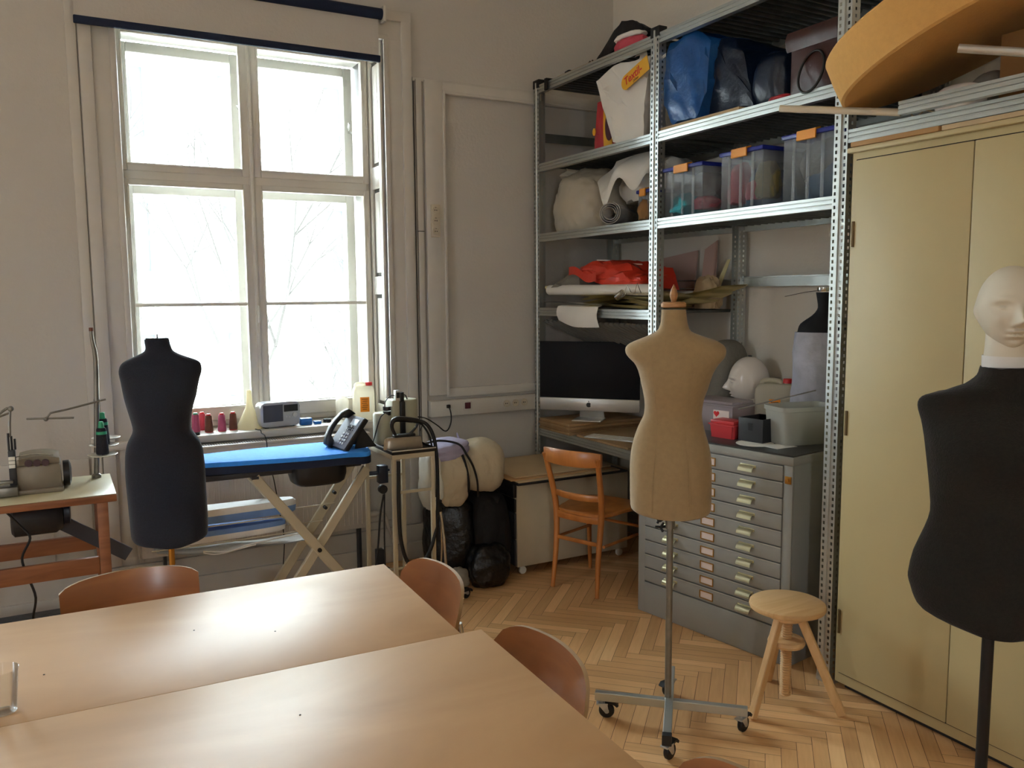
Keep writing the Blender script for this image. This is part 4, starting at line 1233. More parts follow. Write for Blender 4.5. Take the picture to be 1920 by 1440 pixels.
# ================================================================ IRONING BOARD
ib = thing('ironing_board', 'large ironing board with bright blue cover on crossed beige legs', 'ironing board', (1.0, 3.75, 0))
out = [(.30, 3.745), (.50, 3.675), (.944, 3.592), (1.10, 3.585), (1.185, 3.560), (1.225, 3.60), (1.245, 3.70), (1.240, 3.80), (1.20, 3.875), (1.076, 3.925), (.80, 3.925), (.539, 3.905), (.33, 3.86), (.24, 3.80)]
b = B()
cx, cy = .8, 3.75
lv = [(-.10, .770), (-.015, .772), (.0, .778), (.0, .790), (-.004, .797), (-.02, .800)]
rs = []
pp, _ = catmull([Vector((x, y, 0)) for x, y in out+[out[0]]], 4)
pp = pp[:-1]
for off, z in lv:
    r = []
    for i, p in enumerate(pp):
        t = (pp[(i+1) % len(pp)]-pp[i-1]).normalized(); nrm = Vector((t.y, -t.x, 0))
        q = p+nrm*off; r.append((q.x, q.y, z+.0012*noise.noise(Vector((p.x*25, p.y*25, z*50)))))
    rs.append(r)
b.rings(rs[1:]); part('blue_cover', b, 'bluepad', ib)
b = B(); rs = []
for off, z in ((-.006, .744), (.001, .746), (.001, .778), (-.004, .780)):
    r = []
    for i, p in enumerate(pp):
        t = (pp[(i+1) % len(pp)]-pp[i-1]).normalized(); nrm = Vector((t.y, -t.x, 0)); q = p+nrm*off; r.append((q.x, q.y, z))
    rs.append(r)
b.rings(rs); part('cover_hem', b, 'navypad', ib, label='dark blue gathered hem')
b = B(); b.box(.36, 1.20, 3.66, 3.86, .718, .742, .004); part('under_frame', b, 'dkgrey', ib)
# vacuum box: rounded tub
b = B(); rs = []
for z, k in ((.742, 1.0), (.70, 1.0), (.668, .93), (.656, .80)):
    rs.append([(1.005+.125*k*math.copysign(abs(math.cos(2*PI*i/32))**.6, math.cos(2*PI*i/32)), 3.70+.095*k*math.copysign(abs(math.sin(2*PI*i/32))**.6, math.sin(2*PI*i/32)), z) for i in range(32)])
b.rings(rs[::-1]); part('suction_box', b, 'blackpl', ib, label='black suction box')
yF, yR = 3.665, 3.865
for y in (yF, yR):
    b = B(); b.bar((.722, y, .715), (1.262, y-.0, .0), .022, .042, up=(1, 0, .75), bev=.003); part('leg', b, 'beigemet', ib)
    b = B(); b.bar((1.235, y+.024, .700), (.742, y+.024, .0), .022, .042, up=(-1, 0, .7), bev=.003); part('leg', b, 'beigemet', ib)
    b = B(); b.lathe([(.010, -.014), (.010, .012)], (.991, y-.004, .354), 12, axis='y'); part('pivot_bolt', b, 'black2', ib)
b = B()
for x, z in ((1.128, .560), (1.082, .492)): b.lathe([(.008, -.03), (.008, .0)], (x, yR+.015, z), 12, axis='y')
part('adjuster_bolt', b, 'black2', ib)
b = B()
for x, z, r in ((.722, .715, .0), ): b.bar((x, yF-.012, z), (x, yR+.012, z), .03, .012)
b.tube([(1.262, yF, .012), (1.262, yR, .012)], .012, 10); b.tube([(.742, yF+.02, .012), (.742, yR+.02, .012)], .012, 10)
part('cross_bar', b, 'dkgrey', ib)
b = B()
for z in (.515, .438):
    b.tube([(.30, yR-.03, z), (.62, yR-.03, z-.003), (1.06 if z < .5 else 1.12, yR-.03, z)], .0028, 6, smooth=3)
    b.tube([(.30, yF+.05, z), (.62, yF+.05, z-.003), (.96 if z < .5 else .90, yF+.05, z)], .0028, 6, smooth=3)
part('wire_rack', b, 'beigemet', ib)

# sleeve boards on the rack under the ironing board
def pad(name, label, cx, cy, z, L, W, th, m1, m2, rz=0, tip=.5):
    t = thing(name, label, 'sleeve board', (cx, cy, z), rz, 'sleeve boards under the ironing board')
    def outline(k, zz):
        r = []
        for i in range(36):
            a = 2*PI*i/36; c, s = math.cos(a), math.sin(a)
            x = L/2*math.copysign(abs(c)**.5, c)*k
            w = W/2*(1-.35*(x/(L/2)+1)/2)
            r.append((x, w*math.copysign(abs(s)**.6, s)*k, zz))
        return r
    b = B(); b.rings([outline(.985, th*.42), outline(1.0, th*.55), outline(1.0, th*.85), outline(.96, th)]); part('padded_top', b, m1, t, local=True)
    b = B(); b.rings([outline(.95, 0), outline(.99, th*.1), outline(1.004, th*.5), outline(.99, th*.58)]); part('cover_hem', b, m2, t, local=True)
    return t
pad('sleeve_board', 'upper sleeve board with white top and blue hem under the ironing board', .62, 3.775, .520, .60, .13, .062, 'whitecl', 'bluew')
pad('sleeve_board', 'lower sleeve board with faded blue cover under the ironing board', .58, 3.775, .443, .58, .14, .048, 'bluew', 'whitecl')
b = B()
b.grid(lambda u, v: (.32+.64*u, 3.70+.12*v, .434-.012*abs(math.sin(u*5+v))-.016*math.sin(u*3.0)-.02*u), 24, 4)
b.grid(lambda u, v: (.32+.64*u, 3.70+.12*v, .430-.012*abs(math.sin(u*5+v))-.018*math.sin(u*3.0)-.02*u), 24, 4)
b.tube([(.50, 3.69, .415), (.60, 3.685, .400), (.68, 3.69, .415), (.78, 3.69, .424), (.88, 3.70, .43), (.93, 3.70, .43)], .0035, 6, smooth=4)
b.tube([(.50, 3.69, .408), (.56, 3.685, .395), (.66, 3.69, .405), (.72, 3.69, .412)], .003, 6, smooth=4)
solo('pressing_cloth', b, 'whitecl', 'creased white pressing cloth with drawstring lying on the lowest rack wires', 'cloth', (.6, 3.75, .41))

# ================================================================ DESK TELEPHONE on the ironing board
ph = thing('desk_telephone', 'grey office telephone with handset on the blue ironing board', 'telephone', (1.150, 3.705, .8005), math.radians(-82))
tilt = math.radians(52)
T = Matrix.Translation((0, -.055, .004)) @ Matrix.Rotation(tilt, 4, 'X')
def tl(b): bmesh.ops.transform(b.bm, matrix=T, verts=b.bm.verts); return b
PW, PH = .172, .175
b = B(); b.box(-PW/2, PW/2, 0, PH, -.022, 0, .005); part('housing', tl(b), 'blackpl', ph, local=True)
b = B(); b.box(-PW/2+.004, PW/2-.004, .004, PH-.004, .0, .004, .002); fc = part('faceplate', tl(b), 'phone', ph, local=True)
b = B(); b.box(-.005, .060, PH-.050, PH-.018, .0042, .0062, .001); part('display', tl(b), 'lcd', fc, local=True)
b = B()
for r in range(4):
    for c_ in range(3): b.box(-.012+c_*.022, .004+c_*.022, .022+r*.0165, .033+r*.0165, .004, .0075, .0015)
part('keypad', tl(b), 'key', fc, local=True, kind='stuff')
b = B()
for r in range(2):
    for c_ in range(4): b.box(-.012+c_*.018, -.001+c_*.018, .096+r*.012, .103+r*.012, .004, .007, .001)
b.lathe([(.009, .004), (.009, .008), (.006, .009)], (.030, .114, 0), 16)
part('function_keys', tl(b), 'blackpl', fc, local=True, kind='stuff')
b = B(); rs = []
for k in range(17):
    t = k/16; y = -.008+t*.195; z = .020+.030*math.sin(PI*t)**.8
    w = .021 if .2 < t < .8 else .024; h = .011+(.012 if (t < .2 or t > .8) else 0)
    rs.append([(-.060+w*math.copysign(abs(math.cos(2*PI*i/14))**.7, math.cos(2*PI*i/14)), y, z-(h*.4 if (t < .2 or t > .8) else 0)+h*math.copysign(abs(math.sin(2*PI*i/14))**.7, math.sin(2*PI*i/14))) for i in range(14)])
b.rings(rs); part('handset', tl(b), 'blackpl', ph, local=True)
b = B(); b.rings([[(x, -.005, .001), (x, .100, .001), (x, .030, .105)] for x in (-.05, -.044)]); b.rings([[(x, .012, .001), (x, .120, .001), (x, .040, .110)] for x in (.050, .058)]); b.box(-.05, .058, .092, .118, .0005, .010, .002)
part('stand', b, 'blackpl', ph, local=True)
b = B(); pts = []
for k in range(60):
    t = k/59; a = t*2*PI*13
    bx = -.085-.030*math.sin(t*PI); by = -.05+.05*t
    pts.append((bx+.006*math.cos(a), by+.03*math.sin(t*6), .009+.006*math.sin(a)))
b.tube(pts, .0018, 5, smooth=2); part('coiled_cord', b, 'black2', ph, local=True)

# ================================================================ IRONING STATION
ic = thing('iron_stand', 'beige metal stand with ribbed black tray beside the ironing board', 'stand', (1.40, 3.70, 0))
TX0, TX1, TY0, TY1, TZ = 1.292, 1.500, 3.505, 3.900, .800
b = B(); frame_rect(b, 0, 0, 0, 0, 0, 0, 0) if False else None
b = B()
for (a0, a1, c0, c1) in ((TX0, TX1, TY0, TY0+.018), (TX0, TX1, TY1-.018, TY1), (TX0, TX0+.018, TY0+.018, TY1-.018), (TX1-.018, TX1, TY0+.018, TY1-.018)): b.box(a0, a1, c0, c1, .760, .782, .002)
part('stand_frame', b, 'beigemet', ic)
b = B(); b.box(TX0+.002, TX1+.006, TY0+.001, TY1-.002, .7822, .790, .001)
for (a0, a1, c0, c1) in ((TX0+.001, TX1+.006, TY0, TY0+.005), (TX0+.001, TX0+.006, TY0, TY1), (TX1+.001, TX1+.006, TY0, TY1)): b.box(a0, a1, c0, c1, .782, .801, .001)
for k in range(9): b.box(TX0+.012, TX1-.004, TY0+.016+k*.022, TY0+.026+k*.022, .790, .7945, .001)
part('ribbed_tray', b, 'blackpl', ic)
b = B(); b.box(TX0+.0005, TX1+.006, TY0-.0006, TY0+.0004, .796, .8015); b.box(TX0, TX0+.0012, TY0, TY1, .796, .8015); part('tray_rim', b, 'alu', ic)
for x, y in ((TX0+.010, TY0+.010), (TX1-.010, TY0+.010), (TX0+.010, TY1-.010), (TX1-.010, TY1-.010)):
    b = B(); b.box(x-.009, x+.009, y-.009, y+.009, 0.004, .760, .001); part('leg', b, 'beigemet', ic)
for z in (.60, .115):
    for y in (TY0+.010, TY1-.010):
        b = B(); b.box(TX0+.019, TX1-.019, y-.006, y+.006, z, z+.013, .001); part('stretcher', b, 'beigemet', ic)
b = B(); b.box(TX0-.055, TX0-.012, TY0+.02, TY0+.06, .655, .735, .003); b.tube([(TX0-.012, TY0+.04, .71), (TX0, TY0+.04, .71)], .006, 6); b.tube([(TX0-.09, TY0+.05, .70), (TX0-.05, TY0+.045, .70)], .010, 8)
part('switch_box', b, 'darkblue', ic)
b = B(); b.lathe([(.020, -.012), (.020, .010), (.012, .018)], (TX0-.034, TY0+.04, .625), 16, axis='y'); part('round_plug', b, 'black2', ic)
b = B(); b.tube([(TX0-.03, TY0+.04, .60), (TX0-.045, TY0+.05, .50), (TX0-.06, TY0+.05, .35), (TX0-.085, TY0+.06, .15), (TX0-.09, TY0+.06, .004)], .0045, 6, smooth=4); b.tube([(TX0-.022, TY0+.05, .60), (TX0-.024, TY0+.06, .40), (TX0-.018, TY0+.08, .20), (TX0-.03, TY0+.1, .006)], .0035, 6, smooth=4)
part('cord', b, 'black2', ic)

bo = thing('steam_boiler', 'grey-cream steam generator with two tanks and black controls on the stand', 'steam generator', (1.40, 3.80, .79))
b = B(); b.lathe([(.046, .7902), (.046, .930), (.040, .938), (.03, .940)], (1.352, 3.785, 0), 32); part('tank', b, 'boiler', bo)
b = B(); b.box(1.386, 1.425, 3.74, 3.84, .7902, .998, .006); part('control_box', b, 'boiler', bo)
b = B(); b.lathe([(.055, .7902), (.055, .985), (.050, .992), (.04, .994)], (1.485, 3.815, 0), 32); part('tank', b, 'boiler', bo)
b = B(); b.box(1.424, 1.450, 3.732, 3.80, .800, .992, .005); b.box(1.430, 1.447, 3.74, 3.77, .99, 1.035, .003); part('black_strip', b, 'blackpl', bo)
b = B(); b.box(1.404, 1.429, 3.742, 3.77, .992, 1.045, .003); d = part('gauge', b, 'alu', bo)
b = B(); b.box(1.408, 1.425, 3.740, 3.7425, 1.008, 1.036, .001); part('gauge_window', b, 'blackpl', d)
for z in (.960, .937): b = B(); b.lathe([(.019, -.009), (.019, .009)], (1.365, 3.76, z), 20); part('valve_knob', b, 'blackpl', bo)
b = B(); b.tube([(1.355, 3.76, .968), (1.36, 3.76, .995), (1.385, 3.76, 1.02), (1.41, 3.76, 1.018)], .0025, 6, smooth=4); b.tube([(1.44, 3.76, 1.02), (1.46, 3.76, 1.018), (1.475, 3.78, 1.0), (1.485, 3.80, .992)], .0025, 6, smooth=4)
b.tube([(1.350, 3.75, .938), (1.322, 3.73, .925), (1.290, 3.70, .87), (1.265, 3.68, .815), (1.262, 3.68, .803)], .003, 6, smooth=4); part('wiring', b, 'black2', bo)
b = B(); b.tube([(1.944, YB-.078, .858), (1.952, YB-.082, .82), (1.950, YB-.085, .775), (1.930, YB-.09, .735), (1.905, YB-.09, .728), (1.86, YB-.09, .765), (1.79, YB-.09, .81), (1.70, YB-.13, .83), (1.60, 4.05, .86), (1.53, 3.88, .90)], .0035, 6, smooth=4); part('cord', b, 'black2', bo)
b = B(); crumple(b, (1.285, 3.93, .782), (.05, .05, .05), 3, .12, 2, 3); solo('white_rag', b, 'whitecl', 'small crumpled white rag behind the end of the ironing board', 'rag', (1.285, 3.93, .782))

ir = thing('steam_iron', 'old industrial steam iron with black handle on the ribbed tray', 'iron', (1.375, 3.590, .7948), math.radians(4))
b = B(); rs = []
for z, k in ((.0, 1.0), (.010, 1.0), (.018, .97), (.038, .90), (.050, .80), (.054, .66)):
    r = []
    for i in range(28):
        t = i/28
        if t < .5: u = t*2; x = -.095+.175*u; y = .047*min(1, (u*1.0+.0)**.55)*k
        else: u = (1-t)*2; x = -.095+.175*u; y = -.047*min(1, (u)**.55)*k
        r.append((x*(.6+.4*k)+(1-k)*.01, y, z))
    rs.append(r)
b.rings(rs); part('iron_body', b, 'ironsole', ir, local=True)
b = B(); b.box(-.045, .060, -.018, .018, .054, .066, .004)
b.tube([(-.035, 0, .064), (-.050, 0, .100), (-.045, 0, .128), (-.02, 0, .137), (.04, 0, .128), (.085, 0, .118)], .0105, 12, rad=[.007, .008, .011, .013, .013, .011], smooth=4)
b.tube([(.085, 0, .118), (.070, 0, .09), (.040, 0, .064)], .006, 8, smooth=3)
part('handle', b, 'blackpl', ir, local=True)
b = B(); b.tube([(1.455, 3.595, .915), (1.490, 3.58, .900), (1.515, 3.56, .850), (1.525, 3.545, .760), (1.522, 3.53, .60), (1.512, 3.52, .47), (1.475, 3.50, .34), (1.415, 3.49, .27), (1.350, 3.485, .285), (1.318, 3.487, .40), (1.312, 3.488, .56), (1.315, 3.489, .70), (1.318, 3.495, .755)], .0085, 10, smooth=6)
part('steam_hose', b, 'black2', ir)
b = B(); b.tube([(1.450, 3.600, .905), (1.478, 3.60, .895), (1.500, 3.575, .850), (1.508, 3.56, .800), (1.511, 3.545, .70), (1.508, 3.53, .56)], .0045, 8, smooth=6); b.tube([(1.480, 3.60, .892), (1.468, 3.60, .862), (1.466, 3.60, .820)], .002, 6, smooth=3)
part('cord', b, 'black2', ir)

# small wheeled clamp stand in front of the bundles
cs = thing('garment_stand', 'thin chrome garment stand with wheels in front of the black sacks', 'stand', (1.625, 3.70, 0))
b = B(); b.tube([(1.598, 3.70, .49), (1.612, 3.70, .42), (1.625, 3.70, .30), (1.638, 3.70, .05)], .0085, 10); part('pole', b, 'chrome', cs)
b = B(); b.tube([(1.610, 3.70, .44), (1.620, 3.72, .25), (1.615, 3.74, .05)], .005, 8); part('side_rod', b, 'chrome', cs)
b = B(); b.box(1.588, 1.612, 3.688, 3.712, .440, .500, .004); b.tube([(1.586, 3.69, .505), (1.622, 3.69, .46)], .008, 8); part('clamp', b, 'blackpl', cs)
b = B(); b.bar((1.56, 3.64, .052), (1.70, 3.76, .052), .018, .014); b.bar((1.56, 3.77, .052), (1.70, 3.63, .052), .018, .014); part('foot_bar', b, 'chrome', cs)
for x, y in ((1.563, 3.643), (1.697, 3.757), (1.563, 3.767), (1.697, 3.633)): caster(cs, x, y, .048, .5, axle_h=.028)

# ================================================================ SACKS AND BUNDLE
b = B(); crumple(b, (1.80, 3.98, 0), (.30, .34, .46), 11, .10, 1.8, 4, .9)
solo('black_sack', b, 'blackfilm', 'full black bin sack below the white bundle, next to the window wall', 'sack', (1.80, 3.98, 0), group='black sacks under the bundle')
b = B(); crumple(b, (1.955, 3.90, 0), (.24, .30, .47), 12, .10, 1.8, 4, .9)
solo('black_sack', b, 'blackcl', 'full black cloth sack leaning against the low cabinet', 'sack', (1.955, 3.90, 0), group='black sacks under the bundle')
b = B(); crumple(b, (1.745, 3.80, 0), (.10, .08, .10), 14, .16, 2, 4, .9)
solo('plastic_bag', b, 'film', 'small crumpled clear plastic bag on the floor by the black sack', 'bag', (1.745, 3.80, 0))
b = B(); crumple(b, (1.90, 3.76, 0), (.22, .18, .22), 15, .14, 2, 4, .9)
solo('black_sack', b, 'blackfilm', 'small black bag slumped on the floor in front of the bigger sacks', 'sack', (1.90, 3.76, 0), group='black sacks under the bundle')
bd = thing('cloth_bundle', 'big cream duvet bundle tied with black strap on top of the sacks', 'bundle', (1.84, 3.93, .43))
b = B()
def lump(b, c, d, seed, rz, amp=.06):
    q = B(); crumple(q, (0, 0, 0), d, seed, amp, 1.6, 5, .85, True, 2.3)
    bmesh.ops.transform(q.bm, matrix=Matrix.Translation(c) @ Matrix.Rotation(rz, 4, 'Y'), verts=q.bm.verts)
    me = bpy.data.meshes.new('tmp'); q.bm.to_mesh(me); q.bm.free(); b.bm.from_mesh(me); bpy.data.meshes.remove(me)
lump(b, (1.722, 3.90, .425), (.21, .30, .285), 21, .10, .08); lump(b, (1.915, 3.92, .475), (.25, .30, .27), 24, .12, .06)
part('duvet', b, 'bundle', bd)
b = B()
for (x, rx, rz_, zc, tt) in ((1.80, .010, .150, .575, .10),):
    rs = []
    for k in range(41):
        a = 2*PI*k/40
        rs.append((x+.028*math.cos(a)*.5+.03*math.sin(a)*-.5, 3.91+.158*math.cos(a), zc+.145*math.sin(a)))
    b.tube(rs, .0065, 6)
part('strap', b, 'black2', bd)
b = B(); crumple(b, (1.625, 3.86, .42), (.09, .18, .30), 31, .16, 2.4, 4, .9); part('hanging_fold', b, 'film', bd)
lt = B(); lump(lt, (1.730, 3.91, .655), (.25, .24, .105), 41, -.12, .10); lt.rings([[(1.815+.012*math.cos(a), 3.90+.03*math.sin(a), .72) for a in (0, 1.5, 3, 4.5)], [(1.795+.003*math.cos(a), 3.90+.006*math.sin(a), .785) for a in (0, 1.5, 3, 4.5)]])
solo('lilac_cloth', lt, 'lilac', 'folded lilac cloth lying on top of the cream bundle', 'cloth', (1.73, 3.91, .655))
b = B(); b.tube([(1.60, 3.86, .752), (1.66, 3.84, .765), (1.73, 3.82, .755), (1.77, 3.80, .735), (1.79, 3.775, .69), (1.82, 3.765, .63), (1.84, 3.76, .55), (1.842, 3.76, .47)], .006, 6, smooth=5)
solo('webbing_strap', b, 'black2', 'black webbing strap crossing the lilac cloth and cream bundle', 'strap', (1.73, 3.82, .75))

# ================================================================ LOW CABINET and card on it
lc = thing('low_cabinet', 'low grey office cabinet on castors under the desk shelf', 'cabinet', (2.40, 4.03, 0))
b = B(); b.box(2.082, 2.80, 3.782, 4.29, .052, .513, .004); part('cabinet_body', b, 'beigemet', lc)
for z0, z1 in ((.06, .20), (.205, .345), (.35, .42)):
    b = B(); b.box(2.070, 2.0815, 3.790, 4.28, z0, z1, .002); part('drawer', b, 'dkgrey' if z0 < .3 else 'blackpl', lc)
b = B(); b.box(2.060, 2.0815, 3.785, 4.285, .430, .505, .003); part('top_tray', b, 'blackpl', lc, label='black open tray')
for x, y in ((2.125, 3.82), (2.76, 3.82), (2.125, 4.25), (2.76, 4.25)):
    b = B(); b.lathe([(.006, .04), (.006, .052)], (x, y, 0), 8); b.box(x-.012, x+.012, y-.010, y+.010, .034, .050, .002); c = part('caster', b, 'whitepl', lc)
    b = B(); b.lathe([(.020, -.008), (.0215, -.004), (.0215, .004), (.020, .008)], (x+.008, y, .0215), 18, axis='y'); part('wheel', b, 'whitepl', c)
for i, (x0, x1, y0, y1, z, m, lab) in enumerate(((2.045, 2.74, 3.70, 4.24, .5135, 'blackpl', 'black board lying on the low cabinet under the card sheets'), (2.06, 2.70, 3.72, 4.22, .5225, 'card2', 'pale card sheet on the low cabinet, lowest of the stack'),
                                            (2.03, 2.66, 3.75, 4.25, .5295, 'card', 'brown card sheet in the middle of the stack on the low cabinet'), (2.07, 2.68, 3.78, 4.27, .5365, 'card2', 'pale card sheet topmost of the stack on the low cabinet'))):
    b = B(); b.box(x0, x1, y0, y1, z, z+(.008 if i == 0 else .006), .001); solo('card_sheet', b, m, lab, 'card sheet', ((x0+x1)/2, (y0+y1)/2, z), group='flat sheets on the low cabinet')

# ================================================================ THINGS ON THE WINDOW SILL
SZ = .8097
def cone_spool(x, y, lab, m, cap, h=.088, r=.021):
    c = thing('thread_cone', lab, 'thread cone', (x, y, SZ), group='thread cones on the window sill')
    b = B(); b.lathe([(r*.98, .004), (r, .012), (r*.78, h-.008), (r*.66, h-.002)], (x, y, SZ), 24); part('thread', b, m, c)
    b = B(); b.lathe([(r*.92, 0), (r*.92, .004)], (x, y, SZ), 24); b.lathe([(r*.6, h-.004), (r*.45, h+.006), (r*.40, h+.006)], (x, y, SZ), 18); part('core', b, cap, c)
cone_spool(.598, 4.46, 'tall pale pink thread cone with green core beside the navy form', 'pinkth', 'green', .095)
cone_spool(.658, 4.44, 'brown thread cone with red core, left of the three', 'brown', 'redcap')
cone_spool(.722, 4.44, 'pink thread cone with red core between two brown ones', 'pinkth', 'redcap')
cone_spool(.780, 4.455, 'brown thread cone with red core nearest the cream funnel', 'brown', 'redcap')
cone_spool(.560, 4.56, 'tall cream thread cone near the glass, half behind the navy form', 'funnel', 'whitepl', .14, .024)
cone_spool(.640, 4.53, 'red thread cone near the glass behind the brown cone', 'pinkcl', 'redcap')
b = B(); b.lathe([(.072, 0), (.070, .004), (.020, .110), (.0145, .135), (.0115, .20), (.0105, .20)], (.868, 4.47, SZ), 36)
fn = thing('funnel', 'cream plastic funnel standing upside down on the window sill', 'funnel', (.868, 4.47, SZ)); part('cone', b, 'funnel', fn)
b = B(); b.box(.905, .925, 4.425, 4.428, SZ+.008, SZ+.026, .001); part('tag', b, 'brass', fn)
rdo = thing('radio', 'small silver kitchen radio with grey speaker on the window sill', 'radio', (1.005, 4.44, SZ), math.radians(8))
b = B(); rs = []
for y, k in ((-.045, .90), (-.042, .98), (-.030, 1.0), (.030, 1.0), (.045, .93)):
    rs.append([(.108*k*math.copysign(abs(math.cos(2*PI*i/40))**.28, math.cos(2*PI*i/40)), y, .070+.066*k*math.copysign(abs(math.sin(2*PI*i/40))**.35, math.sin(2*PI*i/40))) for i in range(40)])
b.rings(rs); part('case', b, 'radio', rdo, local=True)
b = B(); b.box(-.094, .012, -.0475, -.0445, .034, .122, .001); part('speaker_grille', b, 'speaker', rdo, local=True)
b = B(); b.box(.018, .094, -.0478, -.0445, .082, .118, .001); part('display', b, 'blackpl', rdo, local=True)
b = B()
for k in range(4): b.box(.024+k*.016, .036+k*.016, -.0475, -.0445, .050, .058, .001)
b.lathe([(.013, -.054), (.013, -.046)], (.075, 0, .062), 20, axis='y')
part('buttons', b, 'alu', rdo, local=True, kind='stuff')
b = B(); b.lathe([(.009, -.006), (.009, .008)], (.112, 0, .10), 14, axis='x'); b.lathe([(.009, -.006), (.009, .008)], (.112, 0, .075), 14, axis='x'); part('knob', b, 'blackpl', rdo, local=True)
b = B(); b.box(-.08, -.06, -.03, .03, .0, .006); b.box(.06, .08, -.03, .03, .0, .006); part('foot', b, 'black2', rdo, local=True)
b = B(); b.tube([(.895, 4.255, .80), (.90, 4.24, .77), (.905, 4.24, .70), (.93, 4.23, .55), (.95, 4.23, .40), (.965, 4.22, .27), (.955, 4.22, .12), (.95, 4.22, .004)], .0028, 6, smooth=4)
b.tube([(.88, 4.40, .812), (.885, 4.36, .8135), (.893, 4.34, .8135), (.895, 4.33, .80)], .0028, 6, smooth=3)
b.tube([(.895, 4.33, .80), (.895, 4.255, .80)], .0028, 6)
part('cord', b, 'black2', rdo, label='thin dark cord hanging down the radiator')
for (x, y, dx, dz, lab) in ((1.150, 4.43, .030, .036, 'bright blue plastic block on the sill right of the radio'), (1.212, 4.43, .018, .016, 'smaller blue plastic piece beside the blue block')):
    b = B(); b.box(x-dx, x+dx, y-.02, y+.02, SZ, SZ+dz, .003); b.box(x-dx*.8, x+dx*.8, y-.022, y-.018, SZ+dz*.3, SZ+dz*.5, .001); solo('blue_block', b, 'blueobj', lab, 'plastic block', (x, y, SZ))
b = B(); b.lathe([(.010, 0), (.022, 0), (.022, .018), (.010, .018), (.010, 0)], (1.275, 4.46, SZ), 24, cap0=False, cap1=False); solo('tape_roll', b, 'black2', 'small roll of black tape lying on the window sill', 'tape roll', (1.275, 4.46, SZ))
b = B(); b.lathe([(.010, 0), (.016, 0), (.016, .010), (.010, .010), (.010, 0)], (.590, 4.385, SZ), 24, cap0=False, cap1=False); solo('tape_roll', b, 'blackpl', 'tiny black ring on the sill edge beside the navy form', 'ring', (.590, 4.385, SZ))

def canister(name, label, loc, rz, w, d, h, cap_x, s=1.0):
    c = thing(name, label, 'canister', loc, rz)
    b = B(); rs = []
    for z, k, kx in ((0, .94, .94), (.008, 1, 1), (h*.70, 1, 1), (h*.80, .97, .97), (h*.88, .80, .86), (h*.90, .70, .74)):
        rs.append([(w/2*kx*math.copysign(abs(math.cos(2*PI*i/36))**.4, math.cos(2*PI*i/36)), d/2*k*math.copysign(abs(math.sin(2*PI*i/36))**.4, math.sin(2*PI*i/36)), z) for i in range(36)])
    b.rings(rs); part('body', b, 'canister', c, local=True)
    b = B(); b.lathe([(.016, h*.88), (.016, h*.93)], (cap_x, 0, 0), 20); part('neck', b, 'canister', c, local=True)
    b = B(); b.lathe([(.0205, h*.915), (.0205, h*.985), (.0185, h)], (cap_x, 0, 0), 24); part('screw_cap', b, 'redcap', c, local=True, label='red screw cap')
    q = -1 if cap_x > 0 else 1
    b = B(); b.tube([(q*w*.36, 0, h*.80), (q*w*.34, 0, h*.93), (q*w*.2, 0, h*.965), (cap_x*.2, 0, h*.95), (cap_x*.45, 0, h*.89)], .011, 10, smooth=4); part('handle', b, 'canister', c, local=True)
    b = B(); b.box(-.024, .026, -d/2-.0016, -d/2-.0004, h*.22, h*.62, .0005); lb = part('label_sticker', b, 'orangelabel', c, local=True)
    b = B()
    for k in range(6): b.box(-.016+.004*(k % 2), .018-.003*(k % 3), -d/2-.0021, -d/2-.0015, h*(.56-.055*k), h*(.572-.055*k))
    part('print', b, 'crack', lb, local=True)
    return c
canister('canister', 'milky plastic canister with red cap and orange label on the sill', (1.488, 4.470, SZ), math.radians(-12), .118, .095, .205, .030)
b = B(); b.lathe([(.034, 0), (.036, .004), (.036, .10), (.030, .118), (.014, .128), (.014, .145)], (1.385, 4.535, SZ), 28); solo('clear_bottle', b, 'film', 'clear plastic bottle near the glass left of the canister', 'bottle', (1.385, 4.535, SZ))

# ================================================================ DESK SHELF: boards, computer
for i in range(4):
    z = SD+.0005+i*.0158
    b = B(); dx = (.0, .006, -.004, .003)[i]; b.box(2.505+dx, 3.03+dx, 3.935+dx*1.5, 4.27, z, z+.0150, .001)
    solo('plywood_board', b, 'ply', ('lowest', 'second from bottom', 'third from bottom', 'topmost')[i]+' plywood board of the stack under the computer', 'board', (2.76, 4.1, z), group='plywood boards under the computer')
b = B(); b.box(2.53, 3.02, 3.42, 3.90, SD+.0005, SD+.0125, .001)
solo('plywood_board', b, 'ply', 'thin plywood board lying under the keyboard', 'board', (2.77, 3.66, SD))
kb = thing('keyboard', 'slim aluminium keyboard on the thin board in front of the computer', 'keyboard', (2.625, 3.675, SD+.0128), math.radians(-63))
b = B(); b.box(-.155, .155, -.055, .055, 0, .007, .003); part('base', b, 'alu', kb, local=True)
b = B()
for r in range(5):
    for c_ in range(14): b.box(-.149+c_*.0214, -.1305+c_*.0214, -.048+r*.0195, -.0315+r*.0195, .007, .009, .001)
part('keys', b, 'whitepl', kb, local=True, kind='stuff')

